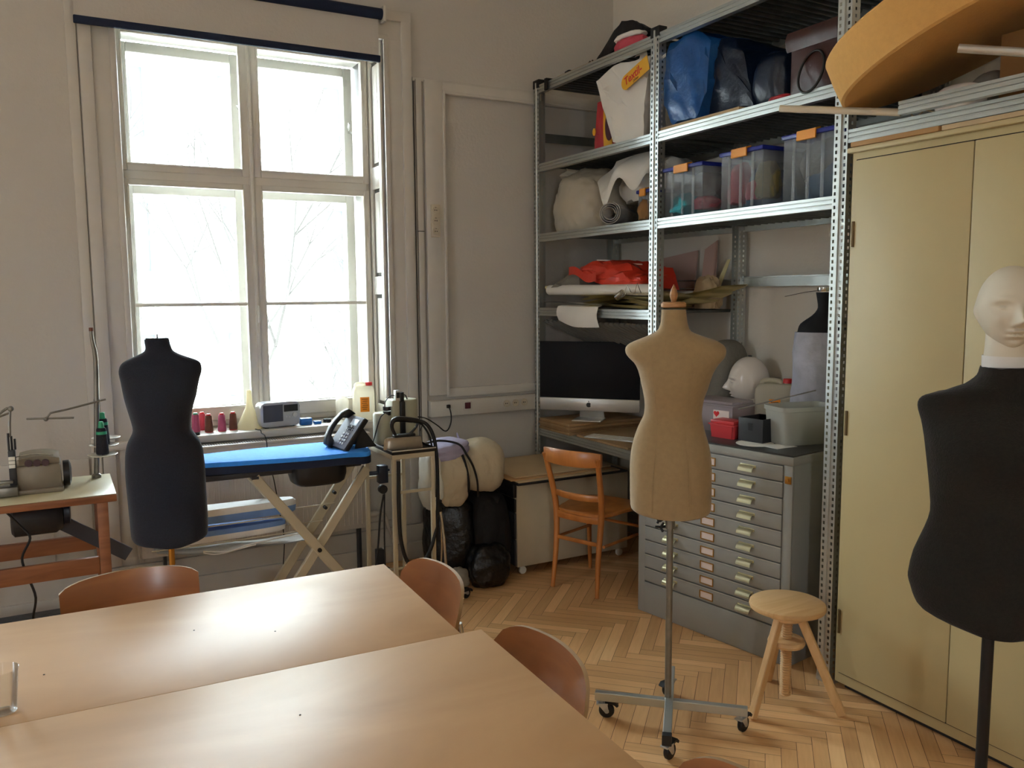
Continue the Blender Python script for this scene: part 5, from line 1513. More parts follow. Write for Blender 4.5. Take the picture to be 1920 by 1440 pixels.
ix, iy = 2.700, 4.030
im = thing('desktop_computer', 'aluminium all-in-one computer with black screen on the plywood boards', 'computer', (ix, iy, SD+.064), math.atan2(-.44, .401))
W2 = .297
b = B(); b.box(-W2, W2, -.006, .010, .051+.076, .456, .004); part('screen', b, 'screen', im, local=True)
b = B(); b.box(-W2, W2, -.0065, .012, .051, .1268, .006); ch = part('chin', b, 'alu', im, local=True)
b = B(); b.rings([[(x, .010+.035*k, z) for x, z in ((-W2+.01+.12*k, .06+.06*k), (W2-.01-.12*k, .06+.06*k), (W2-.01-.12*k, .45-.09*k), (-W2+.01+.12*k, .45-.09*k))] for k in (0, .5, 1)]); part('back_shell', b, 'alu', im, local=True)
b = B(); b.rings([[(-.085, -.07, .0), (.085, -.07, .0), (.085, -.067, .005), (-.085, -.067, .005)], [(-.085, .08, .0), (.085, .08, .0), (.085, .08, .005), (-.085, .08, .005)]]); b.rings([[(-.075, .075, .002), (.075, .075, .002), (.075, .082, .006), (-.075, .082, .006)], [(-.060, .030, .20), (.060, .030, .20), (.060, .036, .20), (-.060, .036, .20)]])
part('stand', b, 'alu', im, local=True)
b = B()
def ap(a):
    c, s = math.cos(a), math.sin(a)
    r = 1.0+.06*math.cos(2*a)-.10*math.exp(-((a-PI/2)/.28)**2)-.07*math.exp(-((a-3*PI/2)/.25)**2)
    d = abs(((a+PI) % (2*PI))-PI)
    r -= .34*math.exp(-((d-.0)/.32)**2)*(1 if math.sin(a) > -.4 else .6)
    return (r*.0135*c, r*.0150*s)
Mx = Matrix.Translation((0, -.0066, .0885)) @ Matrix.Rotation(PI/2, 4, 'X')
b.prism([ap(2*PI*i/40) for i in range(40)], .0006, Mx)
b.prism([(.000+.0016*math.cos(t)-.0022*math.sin(t), .0195+.0048*math.sin(t)+.002*math.cos(t)) for t in [2*PI*i/12 for i in range(12)]], .0006, Mx)
part('emblem', b, 'blackpl', ch, local=True, label='small black apple-shaped emblem')

# ================================================================ ON THE PLAN CHEST
CT = DH+.0004
cb2 = thing('clear_storage_box', 'low clear plastic box with lid and heart sticker on the plan chest', 'storage box', (2.725, 2.965, CT), ang)
b = B()
for (a0, a1, c0, c1) in ((-.085, -.082, -.135, .135), (.082, .085, -.135, .135), (-.082, .082, -.135, -.132), (-.082, .082, .132, .135)): b.box(a0, a1, c0, c1, .003, .118)
b.box(-.085, .085, -.135, .135, 0, .003); part('box_body', b, 'pinkclear', cb2, local=True)
b = B(); b.box(-.092, .092, -.142, .142, .118, .126, .002); b.box(-.080, .080, -.130, .130, .126, .140, .004); part('lid', b, 'pinkclear', cb2, local=True)
b = B(); b.box(-.0864, -.0856, -.118, -.030, .025, .100); s_ = part('sticker', b, 'sticker', cb2, local=True)
b = B(); hp = []
for i in range(36):
    t = 2*PI*i/36; hp.append((.0010*16*math.sin(t)**3, .0010*(13*math.cos(t)-5*math.cos(2*t)-2*math.cos(3*t)-math.cos(4*t))))
b.prism(hp, .0006, Matrix.Translation((-.0865, -.048, .083)) @ Matrix.Rotation(-PI/2, 4, 'Z') @ Matrix.Rotation(PI/2, 4, 'X')); part('heart', b, 'redcap', s_, local=True)
b = B()
for k in range(3): b.box(-.0872, -.0865, -.098, -.075+.004*k, .060-.012*k, .065-.012*k)
b.box(-.0872, -.0865, -.112, -.104, .050, .060)
part('print', b, 'blackpl', s_, local=True)
b = B(); crumple(b, (2.745, 2.96, CT+.005), (.13, .20, .07), 51, .2, 3, 3); solo('yarn_ball', b, 'maroon', 'dark maroon yarn heap inside the low clear box', 'yarn', (2.745, 2.96, CT+.005))
def lidded(name, label, cat, loc, rz, w, d, h, m):
    t = thing(name, label, cat, loc, rz)
    b = B(); b.rings([[(sx*w/2*k, sy*d/2*k, z) for sx, sy in ((-1, -1), (1, -1), (1, 1), (-1, 1))] for z, k in ((0, .90), (.003, .93), (h*.72, 1.0))])
    bmesh.ops.bevel(b.bm, geom=[e for e in b.bm.edges if abs((e.verts[0].co-e.verts[1].co).z) > h*.3], offset=.010, segments=3, affect='EDGES')
    part('box_body', b, m, t, local=True)
    b = B(); b.box(-w/2-.004, w/2+.004, -d/2-.004, d/2+.004, h*.70, h*.80, .006); b.box(-w/2+.004, w/2-.004, -d/2+.004, d/2-.004, h*.78, h, .006); part('lid', b, m, t, local=True)
    return t
lidded('red_box', 'small red lidded plastic box at the front of the plan chest', 'box', (2.590, 2.765, CT), ang, .095, .135, .078, 'red')
bb = thing('black_open_box', 'small open black box with finger slot on the plan chest', 'box', (2.655, 2.632, CT), ang)
b = B(); x0, x1, y0, y1, h = -.075, .075, -.062, .062, .102
b.box(x0, x1, y0, y1, 0, .004); b.box(x0, x0+.005, y0, y1, .004, h, .001); b.box(x1-.005, x1, y0, y1, .004, h, .001); b.box(x0+.005, x1-.005, y0, y0+.005, .004, h, .001); b.box(x0+.005, x1-.005, y1-.005, y1, .004, h, .001)
part('box_body', b, 'dkgrey', bb, local=True)
b = B(); b.prism([(-.012, .012), (.012, .012), (.010, -.020), (-.010, -.020)], .0008, Matrix.Translation((x0-.0008, .0, .070)) @ Matrix.Rotation(PI/2, 4, 'Z') @ Matrix.Rotation(PI/2, 4, 'X')); part('finger_slot', b, 'black2', bb, local=True)
tub = thing('plastic_tub', 'large frosted square plastic tub with folded cloth on the plan chest', 'tub', (2.768, 2.515, CT), math.radians(-12))
b = B(); w, d, h = .27, .165, .160
def sq(k, z, w=w, d=d): return [(w/2*k*math.copysign(abs(math.cos(2*PI*(i+.5)/40))**.3, math.cos(2*PI*(i+.5)/40)), d/2*k*math.copysign(abs(math.sin(2*PI*(i+.5)/40))**.3, math.sin(2*PI*(i+.5)/40)), z) for i in range(40)]
b.rings([sq(.90, 0), sq(.92, .004), sq(1.0, h-.02), sq(1.05, h-.018), sq(1.05, h), sq(1.03, h), sq(1.0, h-.008), sq(.975, h-.02), sq(.90, .008)]); part('tub_body', b, 'frost', tub, local=True)
b = B(); crumple(b, (2.768, 2.515, CT+.010), (.20, .12, .09), 61, .14, 2, 4); solo('folded_cloth', b, 'greycl', 'grey folded cloth filling the bottom of the frosted tub', 'cloth', (2.768, 2.515, CT+.01))
canister('canister', 'milky canister with red cap and orange label behind the frosted tub', (2.915, 2.800, CT), math.radians(-52), .185, .12, .240, .050)
b = B(); b.bar((2.63, 2.742, .985), (2.83, 2.494, 1.080), .018, .004)
solo('metal_ruler', b, 'spinner', 'metal ruler resting on the rims of black box and frosted tub', 'ruler', (2.72, 2.55, 1.05))
b = B(); b.lathe([(.078, 0), (.078, .0012)], (2.575, 2.585, CT), 40); solo('paper_disc', b, 'paper', 'round white paper disc under the black box', 'paper', (2.575, 2.585, CT))
b = B(); b.box(2.555, 2.67, 2.44, 2.53, CT+.0001, CT+.0010); solo('paper_slip', b, 'paper', 'white paper slip lying in front of the frosted tub', 'paper', (2.61, 2.49, CT))
# glossy head looking left, behind the boxes
gh = thing('mannequin_head', 'glossy white mannequin head in profile, facing left, on the plan chest', 'mannequin head', (2.950, 3.010, CT), math.radians(-128))
b = head_mesh(hw=.080, hd=.098, hh=.122, zc=.205, eye_x=.034, neck=(.052, .143), strength=1.15, jaw=.25); part('head_shell', b, 'headg', gh, local=True)
b = B(); b.box(-.016, .010, -.006, .010, .323, .333, .002); part('patch', b, 'blackpl', gh, local=True)
b = B(); crumple(b, (2.955, 3.17, CT), (.22, .15, .40), 66, .03, 1.2, 4, .95, False, 3.2); solo('felt_hood', b, 'greycl', 'tall grey felt block behind the calico form shoulder', 'felt block', (2.955, 3.17, CT))
# black form wrapped in tulle
tf = thing('dress_form', 'black dress form wrapped in pale tulle standing on the plan chest by the right post', 'dress form', (2.99, 2.60, CT), face_cam(2.99, 2.60))
tz = lambda y: 1.502-(y-545)*.00240
trow = []
tpx = [(815, 1503, 1600), (800, 1497, 1603), (760, 1497, 1604), (735, 1499, 1603), (700, 1501, 1601), (660, 1500, 1602), (630, 1502, 1600), (615, 1504, 1598), (606, 1508, 1594), (598, 1518, 1583), (590, 1529, 1573), (580, 1537, 1565), (570, 1538, 1564), (548, 1534, 1567)]
for y, l, r in tpx:
    z = tz(y); t = max(0, (z-.86)/(1.50-.86)); d = depth_at(min(1, .3+.7*t)); trow.append((z-CT, (l-1551)/426, (r-1551)/426, d[0]*.85, d[1]*.85, d[2]))
b, rs = torso(trow, 2); b.rings(rs); part('torso', b, 'blackcl', tf, local=True)
b = B(); rr_ = [[(p[0]*1.10, p[1]*1.13, p[2]) for p in rg] for rg in rs if rg[0][2] < 1.325-CT]
for rg in rr_:
    for j, p in enumerate(rg):
        q = noise.noise(Vector((p[0]*22, p[1]*22, p[2]*18)))*.006; rg[j] = (p[0]+q, p[1]+q, p[2])
b.rings(rr_, cap0=False, cap1=False); part('tulle_wrap', b, 'tulle', tf, local=True, label='pale tulle wrap')
b = B(); b.lathe([(.034, 1.498-CT), (.036, 1.502-CT), (.036, 1.516-CT), (.030, 1.518-CT)], (0, 0, 0), 28); part('neck_cap', b, 'chrome', tf, local=True)
b = B(); b.tube([(3.112, 2.95, 1.475), (3.105, 2.82, 1.495), (3.11, 2.72, 1.505)], .0012, 5); solo('wall_wire', b, 'crack', 'thin wire end sticking from the wall behind the plan chest', 'wire', (3.11, 2.85, 1.49))

# ================================================================ FOURTH SHELF (bay by the window)
z4 = S4+.0006
def roll(name, label, p0, p1, r, m, turns=2.3, cat='paper roll', group=None):
    p0 = Vector(p0); p1 = Vector(p1); t = (p1-p0).normalized(); n = t.cross(Vector((0, 0, 1))).normalized(); v = n.cross(t)
    b = B(); N = int(turns*22); A = []; 
    for i in range(N+1):
        a = 2*PI*turns*i/N; rr = r*(.45+.55*i/N); A.append((rr*math.cos(a), rr*math.sin(a)))
    inner = [(x*(1-.03), y*(1-.03)) for x, y in A]
    rs = [[p+n*x+v*y for x, y in A+inner[::-1]] for p in (p0, p0*.5+p1*.5, p1)]
    b.rings(rs)
    return solo(name, b, m, label, cat, tuple(p0), group=group)
roll('paper_roll', 'wide white paper roll lying lengthwise on the fourth shelf', (2.565, 4.24, z4+.100), (2.60, 3.30, z4+.094), .036, 'paper', 1.6)
b = B()
def sheet(b, fn, nu=24, nv=10, th=.0012):
    b.grid(fn, nu, nv); b.grid(lambda u, v: (fn(u, v)[0], fn(u, v)[1], fn(u, v)[2]-th), nu, nv)
sheet(b, lambda u, v: (2.505+.16*v, 4.26-.62*u, z4+.028+.006*math.sin(u*4)+.004*math.sin(v*3+u*6)), 24, 6)
solo('paper_sheet', b, 'paper', 'flat white pattern paper along the front edge of the fourth shelf', 'paper', (2.55, 4.0, z4+.02))
b = B()
def hang(u, v):
    y = 4.05-.40*u; a = v
    if a < .35: x = 2.68-.16*(a/.35); z = z4+.018
    else: t = (a-.35)/.65; x = 2.512-.012*math.sin(t*PI)-.01*t; z = z4+.014-.115*t*(1-.42*(2*u-1)**2*(.7 if u < .5 else .1))
    return (x+.004*math.sin(u*9), y+.012*math.sin(v*4), z)
sheet(b, hang, 26, 16, .0008)
solo('paper_sheet', b, 'paper', 'white paper sheet drooping over the front edge of the fourth shelf', 'paper', (2.52, 3.85, z4))
for i in range(5):
    b = B(); y0 = 4.02-.07*i if i else 4.12; w_ = .62
    sheet(b, lambda u, v, i=i: (2.513+.012*i+.30*v, 3.80-(.50+.05*i)*u+.03*i, z4+.006+.015*i+.020*(1-(2*u-1)**2)+.006*math.sin(7*u+i*2+3*v)), 24, 8, .006)
    solo('pattern_card', b, 'kraft', ('lowest bent', 'second bent', 'middle bent', 'fourth bent', 'topmost bent')[i]+' yellowish pattern card in the pile on the fourth shelf', 'pattern card', (2.7, 3.6, z4+.013*i), group='yellowish pattern cards on the fourth shelf')
for i, (x, dz, seed) in enumerate(((2.83, .0, 0), (2.88, .028, 1), (2.93, .055, 2))):
    b = B()
    sheet(b, lambda u, v, x=x, dz=dz, s=seed: (x-.10+.17*v, 3.62-.44*u-.05*s*u, z4+.008+dz+.050*u*u+.012*math.sin(u*5+s)*v), 20, 8, .006)
    solo('pattern_card', b, 'kraft', ('front', 'middle', 'rear')[i]+' curled yellowish card right of the calico form neck', 'pattern card', (x, 3.4, z4+dz), group='curled cards behind the calico form neck')
roll('paper_roll', 'short white paper roll under the rear beam right of the neck', (2.90, 3.62, 1.485), (2.90, 3.235, 1.482), .026, 'paper', 1.5)
b = B(); crumple(b, (2.93, 3.295, z4), (.10, .15, .16), 71, .18, 2.4, 4, .5); solo('paper_bag', b, 'card2', 'crumpled beige paper bag at the right end of the fourth shelf', 'bag', (2.93, 3.295, z4))
b = B(); crumple(b, (2.88, 3.50, z4), (.08, .09, .06), 72, .2, 3, 3); solo('dark_cloth', b, 'dkgrey', 'small dark grey cloth wad under the curled cards', 'cloth', (2.88, 3.50, z4))
# bags on the pile
ob = thing('orange_bag', 'glossy orange-red plastic bag lying on the fourth shelf', 'bag', (2.68, 3.78, z4+.10))
def facet_bag(pts, seed=0, sub=2, amp=.006):
    """closed hull of hand-placed points, subdivided and creased"""
    b = B()
    vs = [b.bm.verts.new(Vector(p)) for p in pts]
    bmesh.ops.convex_hull(b.bm, input=vs)
    for v in [v for v in b.bm.verts if not v.link_faces]: b.bm.verts.remove(v)
    bmesh.ops.triangulate(b.bm, faces=b.bm.faces)
    bmesh.ops.subdivide_edges(b.bm, edges=b.bm.edges, cuts=sub+1, use_grid_fill=True)
    for v in b.bm.verts:
        n = noise.noise_vector(v.co*14+Vector((seed, seed*2, 0))); v.co += n*amp*1.4
        q = 1-abs(noise.noise(v.co*9+Vector((seed, 0, seed))))*2; v.co += Vector((n.y, n.x, n.z))*amp*q*1.8
    return b
OB = .03
b = facet_bag([(2.60, 4.06, z4+.175), (2.57, 4.00, z4+.165), (2.59, 3.93, z4+.215), (2.62, 3.76, z4+.225), (2.58, 3.70, z4+.10), (2.57, 3.58, z4+.16), (2.60, 3.47, z4+.115), (2.57, 3.40, z4+.07), (2.82, 3.95, z4+.19), (2.84, 3.50, z4+.18), (2.80, 3.40, z4+.08), (2.56, 3.70, z4+.08), (2.82, 3.95, z4+.08), (2.80, 3.72, z4+.22)], 5, 3, .012)
bmesh.ops.translate(b.bm, vec=(.035, 0, .030), verts=b.bm.verts)
part('bag_body', b, 'orangebag', ob, smooth=True, ang=math.radians(25))
b = B()
sheet(b, lambda u, v: (2.575+.02*v-.02*u, 4.05-.30*u+.03*v, z4+.185-.045*u+.045*v+.012*math.sin(u*7)), 12, 6, .001); part('bag_flap', b, 'orangebag', ob)
b = B(); b.tube([(2.63, 3.85, z4+.262), (2.66, 3.78, z4+.258), (2.71, 3.68, z4+.240), (2.75, 3.60, z4+.232)], .0035, 6, smooth=4); part('bag_string', b, 'whitecl', ob)
b = facet_bag([(2.57, 4.25, z4+.10), (2.55, 4.20, z4+.13), (2.60, 4.10, z4+.19), (2.57, 4.02, z4+.17), (2.57, 3.92, z4+.08), (2.80, 4.20, z4+.16), (2.80, 3.95, z4+.18), (2.57, 4.25, z4+.085), (2.80, 4.20, z4+.085), (2.80, 3.95, z4+.085), (2.6, 4.0, z4+.21)], 9, 2, .010)
solo('grey_bag', b, 'greycl', 'crumpled greyish cloth bag left of the orange bag', 'bag', (2.68, 4.1, z4+.09))
roll('paper_roll', 'thin rolled paper tube sticking out left of the grey bag', (2.555, 4.27, z4+.115), (2.62, 4.12, z4+.125), .012, 'kraft', 1.4)
b = B(); pts = []
for k in range(73):
    t = k/72; a = t*2*PI*6
    pts.append((2.535+.018*math.cos(a), 3.525-.045*t, z4+.062+.018*math.sin(a)+.02*t))
b.tube(pts+[(2.54, 3.475, z4+.085), (2.55, 3.46, z4+.12), (2.55, 3.43, z4+.085), (2.55, 3.40, z4+.08), (2.55, 3.38, z4+.13), (2.56, 3.36, z4+.08)], .002, 5)
solo('wire_coil', b, 'chrome', 'small shiny coil of wire below the orange bag', 'wire coil', (2.54, 3.5, z4+.06))
# pink boards leaning on the wall
for i, (y0, y1, dz, lab) in enumerate(((3.56, 3.90, .12, 'dusty pink board leaning on the wall behind the rear beam, left'), (3.405, 3.52, .165, 'narrow dusty pink board leaning on the wall behind the rear beam, right'))):
    b = B(); b.rings([[(3.055+.01*i, y0, z4+.0), (3.070+.01*i, y0, z4+.0), (3.105, y0+.01, z4+.19+dz), (3.098, y0+.01, z4+.19+dz)], [(3.055+.01*i, y1, z4), (3.070+.01*i, y1, z4), (3.105, y1-.01, z4+.18+dz*.8), (3.098, y1-.01, z4+.18+dz*.8)]])
    solo('pink_board', b, 'pinkcard', lab, 'board', (3.07, (y0+y1)/2, z4), group='pink boards behind the rear beam')
b = B(); b.rings([[(3.045, 3.37, 1.52), (3.047, 3.37, 1.52), (3.047, 3.33, 1.52), (3.045, 3.33, 1.52)], [(3.05, 3.285, 1.665), (3.052, 3.285, 1.665), (3.052, 3.262, 1.665), (3.05, 3.262, 1.665)]])
b.bar((3.046, 3.40, 1.42), (3.046, 3.35, 1.53), .002, .05, up=(0, 1, 0))
solo('card_strip', b, 'kraft', 'slanting strip of yellow card against the rear post', 'card strip', (3.046, 3.35, 1.42))

# ================================================================ THIRD SHELF
z3 = S3+.0006
b = B(); crumple(b, (2.735, 4.03, z3), (.40, .44, .34), 81, .10, 2.0, 5, .55)
wb = thing('white_bag', 'large milky plastic bag stuffed with wadding on the third shelf', 'bag', (2.735, 4.03, z3)); part('bag_film', b, 'film', wb)
b = B(); crumple(b, (2.74, 4.03, z3+.01), (.34, .38, .28), 82, .10, 1.8, 4, .6); part('wadding', b, 'bundle', wb)
b = B(); b.grid(lambda u, v: (2.60+.10*u+.02*math.sin(v*9), 4.17-.06*v+.02*math.cos(u*7), z3+.28+.08*v*(1-u*.4)), 8, 8); part('bag_handle', b, 'film', wb)
roll('fabric_roll', 'roll of white quilted fabric, spiral end to the front, on the third shelf', (2.535, 3.60, z3+.062), (2.95, 3.95, z3+.058), .060, 'whitecl', 3.2, 'fabric roll')
b = B()
def drape(u, v):
    y = 3.80-.44*u
    x = 2.62-.06*math.sin(u*3)+.10*(1-v)
    z = z3+.36-.03*v-(.06+.13*math.sin(PI*min(1, u*1.1))*(.5+.5*math.sin(u*9)))*v*1.5
    return (x+.02*math.sin(v*5+u*4), y+.03*math.sin(v*3), z)
sheet(b, drape, 26, 16, .001)
dp = thing('draped_paper', 'creased white tissue paper hanging under the second shelf beside the post', 'paper', (2.64, 3.58, z3+.03)); part('hanging_part', b, 'paper', dp)
b = B(); crumple(b, (2.83, 3.56, z3+.125), (.30, .46, .22), 84, .14, 2, 4, .5); part('wad', b, 'paper', dp)
b = B(); crumple(b, (2.88, 3.10, z3+.005), (.22, .50, .30), 87, .10, 1.6, 4, .6); solo('wadding_bag', b, 'whitecl', 'pale bag of wadding behind the first blue-lidded box', 'bag', (2.88, 3.10, z3))

def storage_box(label, y_far, y_near, h, contents, clip_y=None, x0=2.540, d=.36, group='clear boxes with blue lids'):
    cy = (y_far+y_near)/2; L = abs(y_far-y_near)
    t = thing('storage_box', label, 'storage box', (x0+d/2, cy, z3), 0, group)
    b = B(); th = .003
    xs0, xs1, ys0, ys1 = x0+.01, x0+d-.01, y_near+.008, y_far-.008
    b.box(xs0, xs1, ys0, ys1, z3, z3+th); b.box(xs0, xs0+th, ys0, ys1, z3+th, z3+h-.022); b.box(xs1-th, xs1, ys0, ys1, z3+th, z3+h-.022); b.box(xs0+th, xs1-th, ys0, ys0+th, z3+th, z3+h-.022); b.box(xs0+th, xs1-th, ys1-th, ys1, z3+th, z3+h-.022)
    for q in (.22, .5, .78):
        yy = ys0+(ys1-ys0)*q; b.box(xs0-.006, xs0, yy-.007, yy+.007, z3+.004, z3+h-.024, .002)
    part('box_body', b, 'clear', t)
    b = B(); b.box(x0, x0+d, y_near, y_far, z3+h-.022, z3+h-.004, .005); b.box(x0+.02, x0+d-.02, y_near+.02, y_far-.02, z3+h-.006, z3+h, .003); part('lid', b, 'bluelid', t)
    cyy = clip_y or cy
    b = B(); b.rings([[(x0-.004, yy, z3+h-.038), (x0-.010, yy, z3+h-.036), (x0-.009, yy, z3+h-.002), (x0+.020, yy, z3+h+.006), (x0+.020, yy, z3+h+.001), (x0-.003, yy, z3+h-.006)] for yy in (cyy-L*.17, cyy+L*.17)]); part('clip', b, 'orangeclip', t, label='orange clip')
    for i, (m, dx, dy, w_, l_, hh, zz) in enumerate(contents):
        b = B(); crumple(b, (x0+d*.5+dx, cy+dy, z3+.006+zz), (w_, l_, hh), 90+i+int(cy*10), .16, 2.4, 3, .6)
        part('cloth_scrap', b, m, t)
    return t
storage_box('first clear blue-lidded box right of the middle post, teal scraps inside', 3.180, 2.905, .232, [('teal', -.05, .03, .24, .20, .11, 0), ('pinkcl', -.09, -.075, .12, .10, .06, .02), ('greycl', .0, .0, .26, .20, .12, .07)])
storage_box('middle clear blue-lidded box with red and ochre scraps', 2.800, 2.545, .247, [('bluecl', .02, 0, .28, .22, .16, 0), ('pinkcl', -.10, .07, .10, .10, .17, .02), ('olive', -.09, -.075, .10, .09, .15, .03), ('pinkcl', -.11, -.03, .08, .08, .08, .03)])
storage_box('largest clear blue-lidded box next to the right post, blue-grey cloth inside', 2.450, 2.185, .262, [('bluecl', .0, -.02, .28, .20, .15, 0), ('greycl', .0, .02, .28, .20, .15, .08)])
storage_box('small low clear box with blue lid left of the middle post', 3.385, 3.262, .155, [('boxcard', -.06, .0, .14, .07, .10, 0)], d=.22)

# ================================================================ SECOND SHELF
z2 = S2+.0006
rbg = thing('red_shopping_bag', 'crimson and yellow printed shopping bag on the second shelf', 'bag', (2.66, 3.72, z2))
b = facet_bag([(2.575, 3.80, z2), (2.575, 3.61, z2), (2.78, 3.62, z2), (2.78, 3.80, z2), (2.59, 3.79, z2+.25), (2.60, 3.63, z2+.26), (2.72, 3.64, z2+.26), (2.72, 3.78, z2+.25), (2.56, 3.70, z2+.10)], 3, 3, .006); part('bag_body', b, 'redbag', rbg)
b = B(); b.grid(lambda u, v: (2.562-.004*math.sin(PI*v), 3.690-.075*u, z2+.012+.22*v), 6, 10); b.grid(lambda u, v: (2.5605-.004*math.sin(PI*v), 3.690-.075*u, z2+.012+.22*v), 6, 10); part('yellow_stripe', b, 'yellow', rbg)
b = B(); b.lathe([(.001, 0), (.001, 0)], (0, 0, -5), 3) if False else None
b.rings([[(2.552-.001*k, 3.628+.036*math.cos(2*PI*i/24), z2+.105+.075*math.sin(2*PI*i/24)) for i in range(24)] for k in (0, 1, 2)]); part('printed_oval', b, 'maroon', rbg)
b = B(); b.rings([[(2.566-.001*k, 3.785+.014*math.cos(2*PI*i/16), z2+.10+.02*math.sin(2*PI*i/16)) for i in range(16)] for k in (0, 1, 2)]); part('printed_dot', b, 'yellow', rbg)

tb = thing('fabric_shop_bag', 'white plastic shop bag with yellow printed band left of the middle post', 'bag', (2.62, 3.47, z2))
b = facet_bag([(2.545, 3.585, z2+.002), (2.545, 3.335, z2+.002), (2.70, 3.335, z2+.002), (2.70, 3.585, z2+.002), (2.545, 3.66, z2+.20), (2.545, 3.70, z2+.27), (2.55, 3.74, z2+.345), (2.56, 3.60, z2+.385), (2.58, 3.33, z2+.39), (2.55, 3.33, z2+.20), (2.68, 3.40, z2+.34), (2.68, 3.65, z2+.30), (2.54, 3.45, z2+.16)], 12, 3, .012)
part('bag_body', b, 'paper', tb, ang=math.radians(22))
b = B(); b.rings([[(2.560, 3.385+.045*math.cos(t), z2+.395) for t in (0, 1.6, 3.1, 4.7)], [(2.575, 3.365+.025*math.cos(t), z2+.432) for t in (0, 1.6, 3.1, 4.7)]]); b.grid(lambda u, v: (2.565, 3.40-.07*u, z2+.375+.055*v*(1-abs(2*u-1)**2)), 8, 6); part('bag_handle', b, 'film', tb)
# printed band on the bag front
u_ = Vector((0, -1, .31)).normalized(); v_ = Vector((0, .31, 1)).normalized(); nrm = Vector((-1, 0, 0))
org = Vector((2.526, 3.470, z2+.235))
Mb = Matrix(((u_.x, v_.x, nrm.x, org.x), (u_.y, v_.y, nrm.y, org.y), (u_.z, v_.z, nrm.z, org.z), (0, 0, 0, 1)))
pl = [(0, 0)]+[(.028+.028*math.cos(a), .030+.030*math.sin(a)) for a in [PI+PI/2*k/6 for k in range(-6, 7)]]
band = [(.030-.030*math.cos(a), .036+.036*math.sin(a)) for a in [-PI/2+PI*k/10 for k in range(11)]]
band = [(p[0], p[1]) for p in band]
b = B(); outl = [(.215, .0), (.215, .072)]+[(.030+.036*math.cos(PI/2+PI*k/12), .036+.036*math.sin(PI/2+PI*k/12)) for k in range(13)]
b.prism(outl, .0015, Mb); bandp = part('printed_band', b, 'yellow', tb, label='yellow printed band')
tc = bpy.data.curves.new('printed_word', 'FONT'); tc.body = 'Textil-'; tc.size = .054; tc.extrude = .0004; tc.align_x = 'LEFT'; tc.shear = .12; tc.offset = .0007
tc.materials.append(M['redcap'])
to = bpy.data.objects.new('printed_word', tc); COL.objects.link(to); to.parent = bandp
to.matrix_parent_inverse = Matrix.Identity(4)
to.matrix_basis = WM[tb.name].inverted() @ Mb @ Matrix.Translation((.018, .022, .0022))
tc2 = bpy.data.curves.new('printed_line', 'FONT'); tc2.body = '(Wien'; tc2.size = .017; tc2.extrude = .0003; tc2.shear = .1
tc2.materials.append(M['dial'])
to2 = bpy.data.objects.new('printed_line', tc2); COL.objects.link(to2); to2.parent = bandp
to2.matrix_basis = WM[tb.name].inverted() @ Mb @ Matrix.Translation((.085, .005, .0022))

def text_mesh(o, parent, name):
    dg = bpy.context.evaluated_depsgraph_get()
    me = bpy.data.meshes.new_from_object(o.evaluated_get(dg)); me.name = name
    n = bpy.data.objects.new(name, me); COL.objects.link(n); n.parent = parent; n.matrix_basis = o.matrix_basis.copy()
    bpy.data.objects.remove(o)
text_mesh(to, bandp, 'printed_word'); text_mesh(to2, bandp, 'printed_line')
bbg = thing('blue_carrier_bag', 'big bright blue woven carrier bag on the second shelf', 'bag', (2.70, 3.10, z2))
b = facet_bag([(2.56, 3.13, z2+.03), (2.56, 2.98, z2+.018), (2.80, 3.10, z2+.018), (2.80, 2.98, z2+.018), (2.555, 3.195, z2+.13), (2.55, 3.19, z2+.33), (2.57, 3.17, z2+.40), (2.57, 3.04, z2+.435), (2.60, 2.93, z2+.36), (2.58, 2.93, z2+.13), (2.86, 3.15, z2+.36), (2.88, 2.90, z2+.36), (2.86, 3.15, z2+.05)], 21, 3, .010)
part('bag_body', b, 'ikeablue', bbg, ang=math.radians(24))
b = B(); b.grid(lambda u, v: (2.545, 3.215-.045*u, z2+.325+.015*v+.01*u), 4, 3); b.grid(lambda u, v: (2.5435, 3.215-.045*u, z2+.325+.015*v+.01*u), 4, 3); part('white_strap', b, 'whitecl', bbg)
b = facet_bag([(2.62, 2.97, z2+.018), (2.60, 2.66, z2+.018), (2.90, 2.98, z2+.018), (2.90, 2.66, z2+.018), (2.64, 2.95, z2+.34), (2.66, 2.83, z2+.35), (2.62, 2.92, z2+.15), (2.90, 2.95, z2+.34), (2.90, 2.70, z2+.30), (2.62, 2.72, z2+.17)], 23, 3, .012)
solo('navy_bag', b, 'darkblue', 'slumped dark navy bag between blue carrier and round blue bundle', 'bag', (2.75, 2.82, z2+.018))
b = B(); crumple(b, (2.745, 2.615, z2+.002), (.28, .20, .235), 25, .05, 1.6, 4, .8, True, 3.4)
solo('navy_bundle', b, 'darkblue', 'rounded dark blue bundle on the second shelf left of the leather bag', 'bundle', (2.745, 2.615, z2))
b = B(); b.box(2.535, 2.80, 2.68, 3.20, z2, z2+.016, .001); solo('cardboard_sheet', b, 'card2', 'flat cardboard sheet under the blue carrier bag', 'cardboard', (2.67, 2.94, z2))
lb = thing('leather_bag', 'dark maroon leather handbag with round handle beside the right post', 'handbag', (2.66, 2.33, z2))
b = facet_bag([(2.57, 2.435, z2), (2.56, 2.21, z2), (2.78, 2.21, z2), (2.78, 2.44, z2), (2.59, 2.455, z2+.245), (2.58, 2.20, z2+.245), (2.74, 2.21, z2+.245), (2.74, 2.45, z2+.245), (2.55, 2.33, z2+.10)], 31, 3, .007); part('bag_body', b, 'leather', lb)
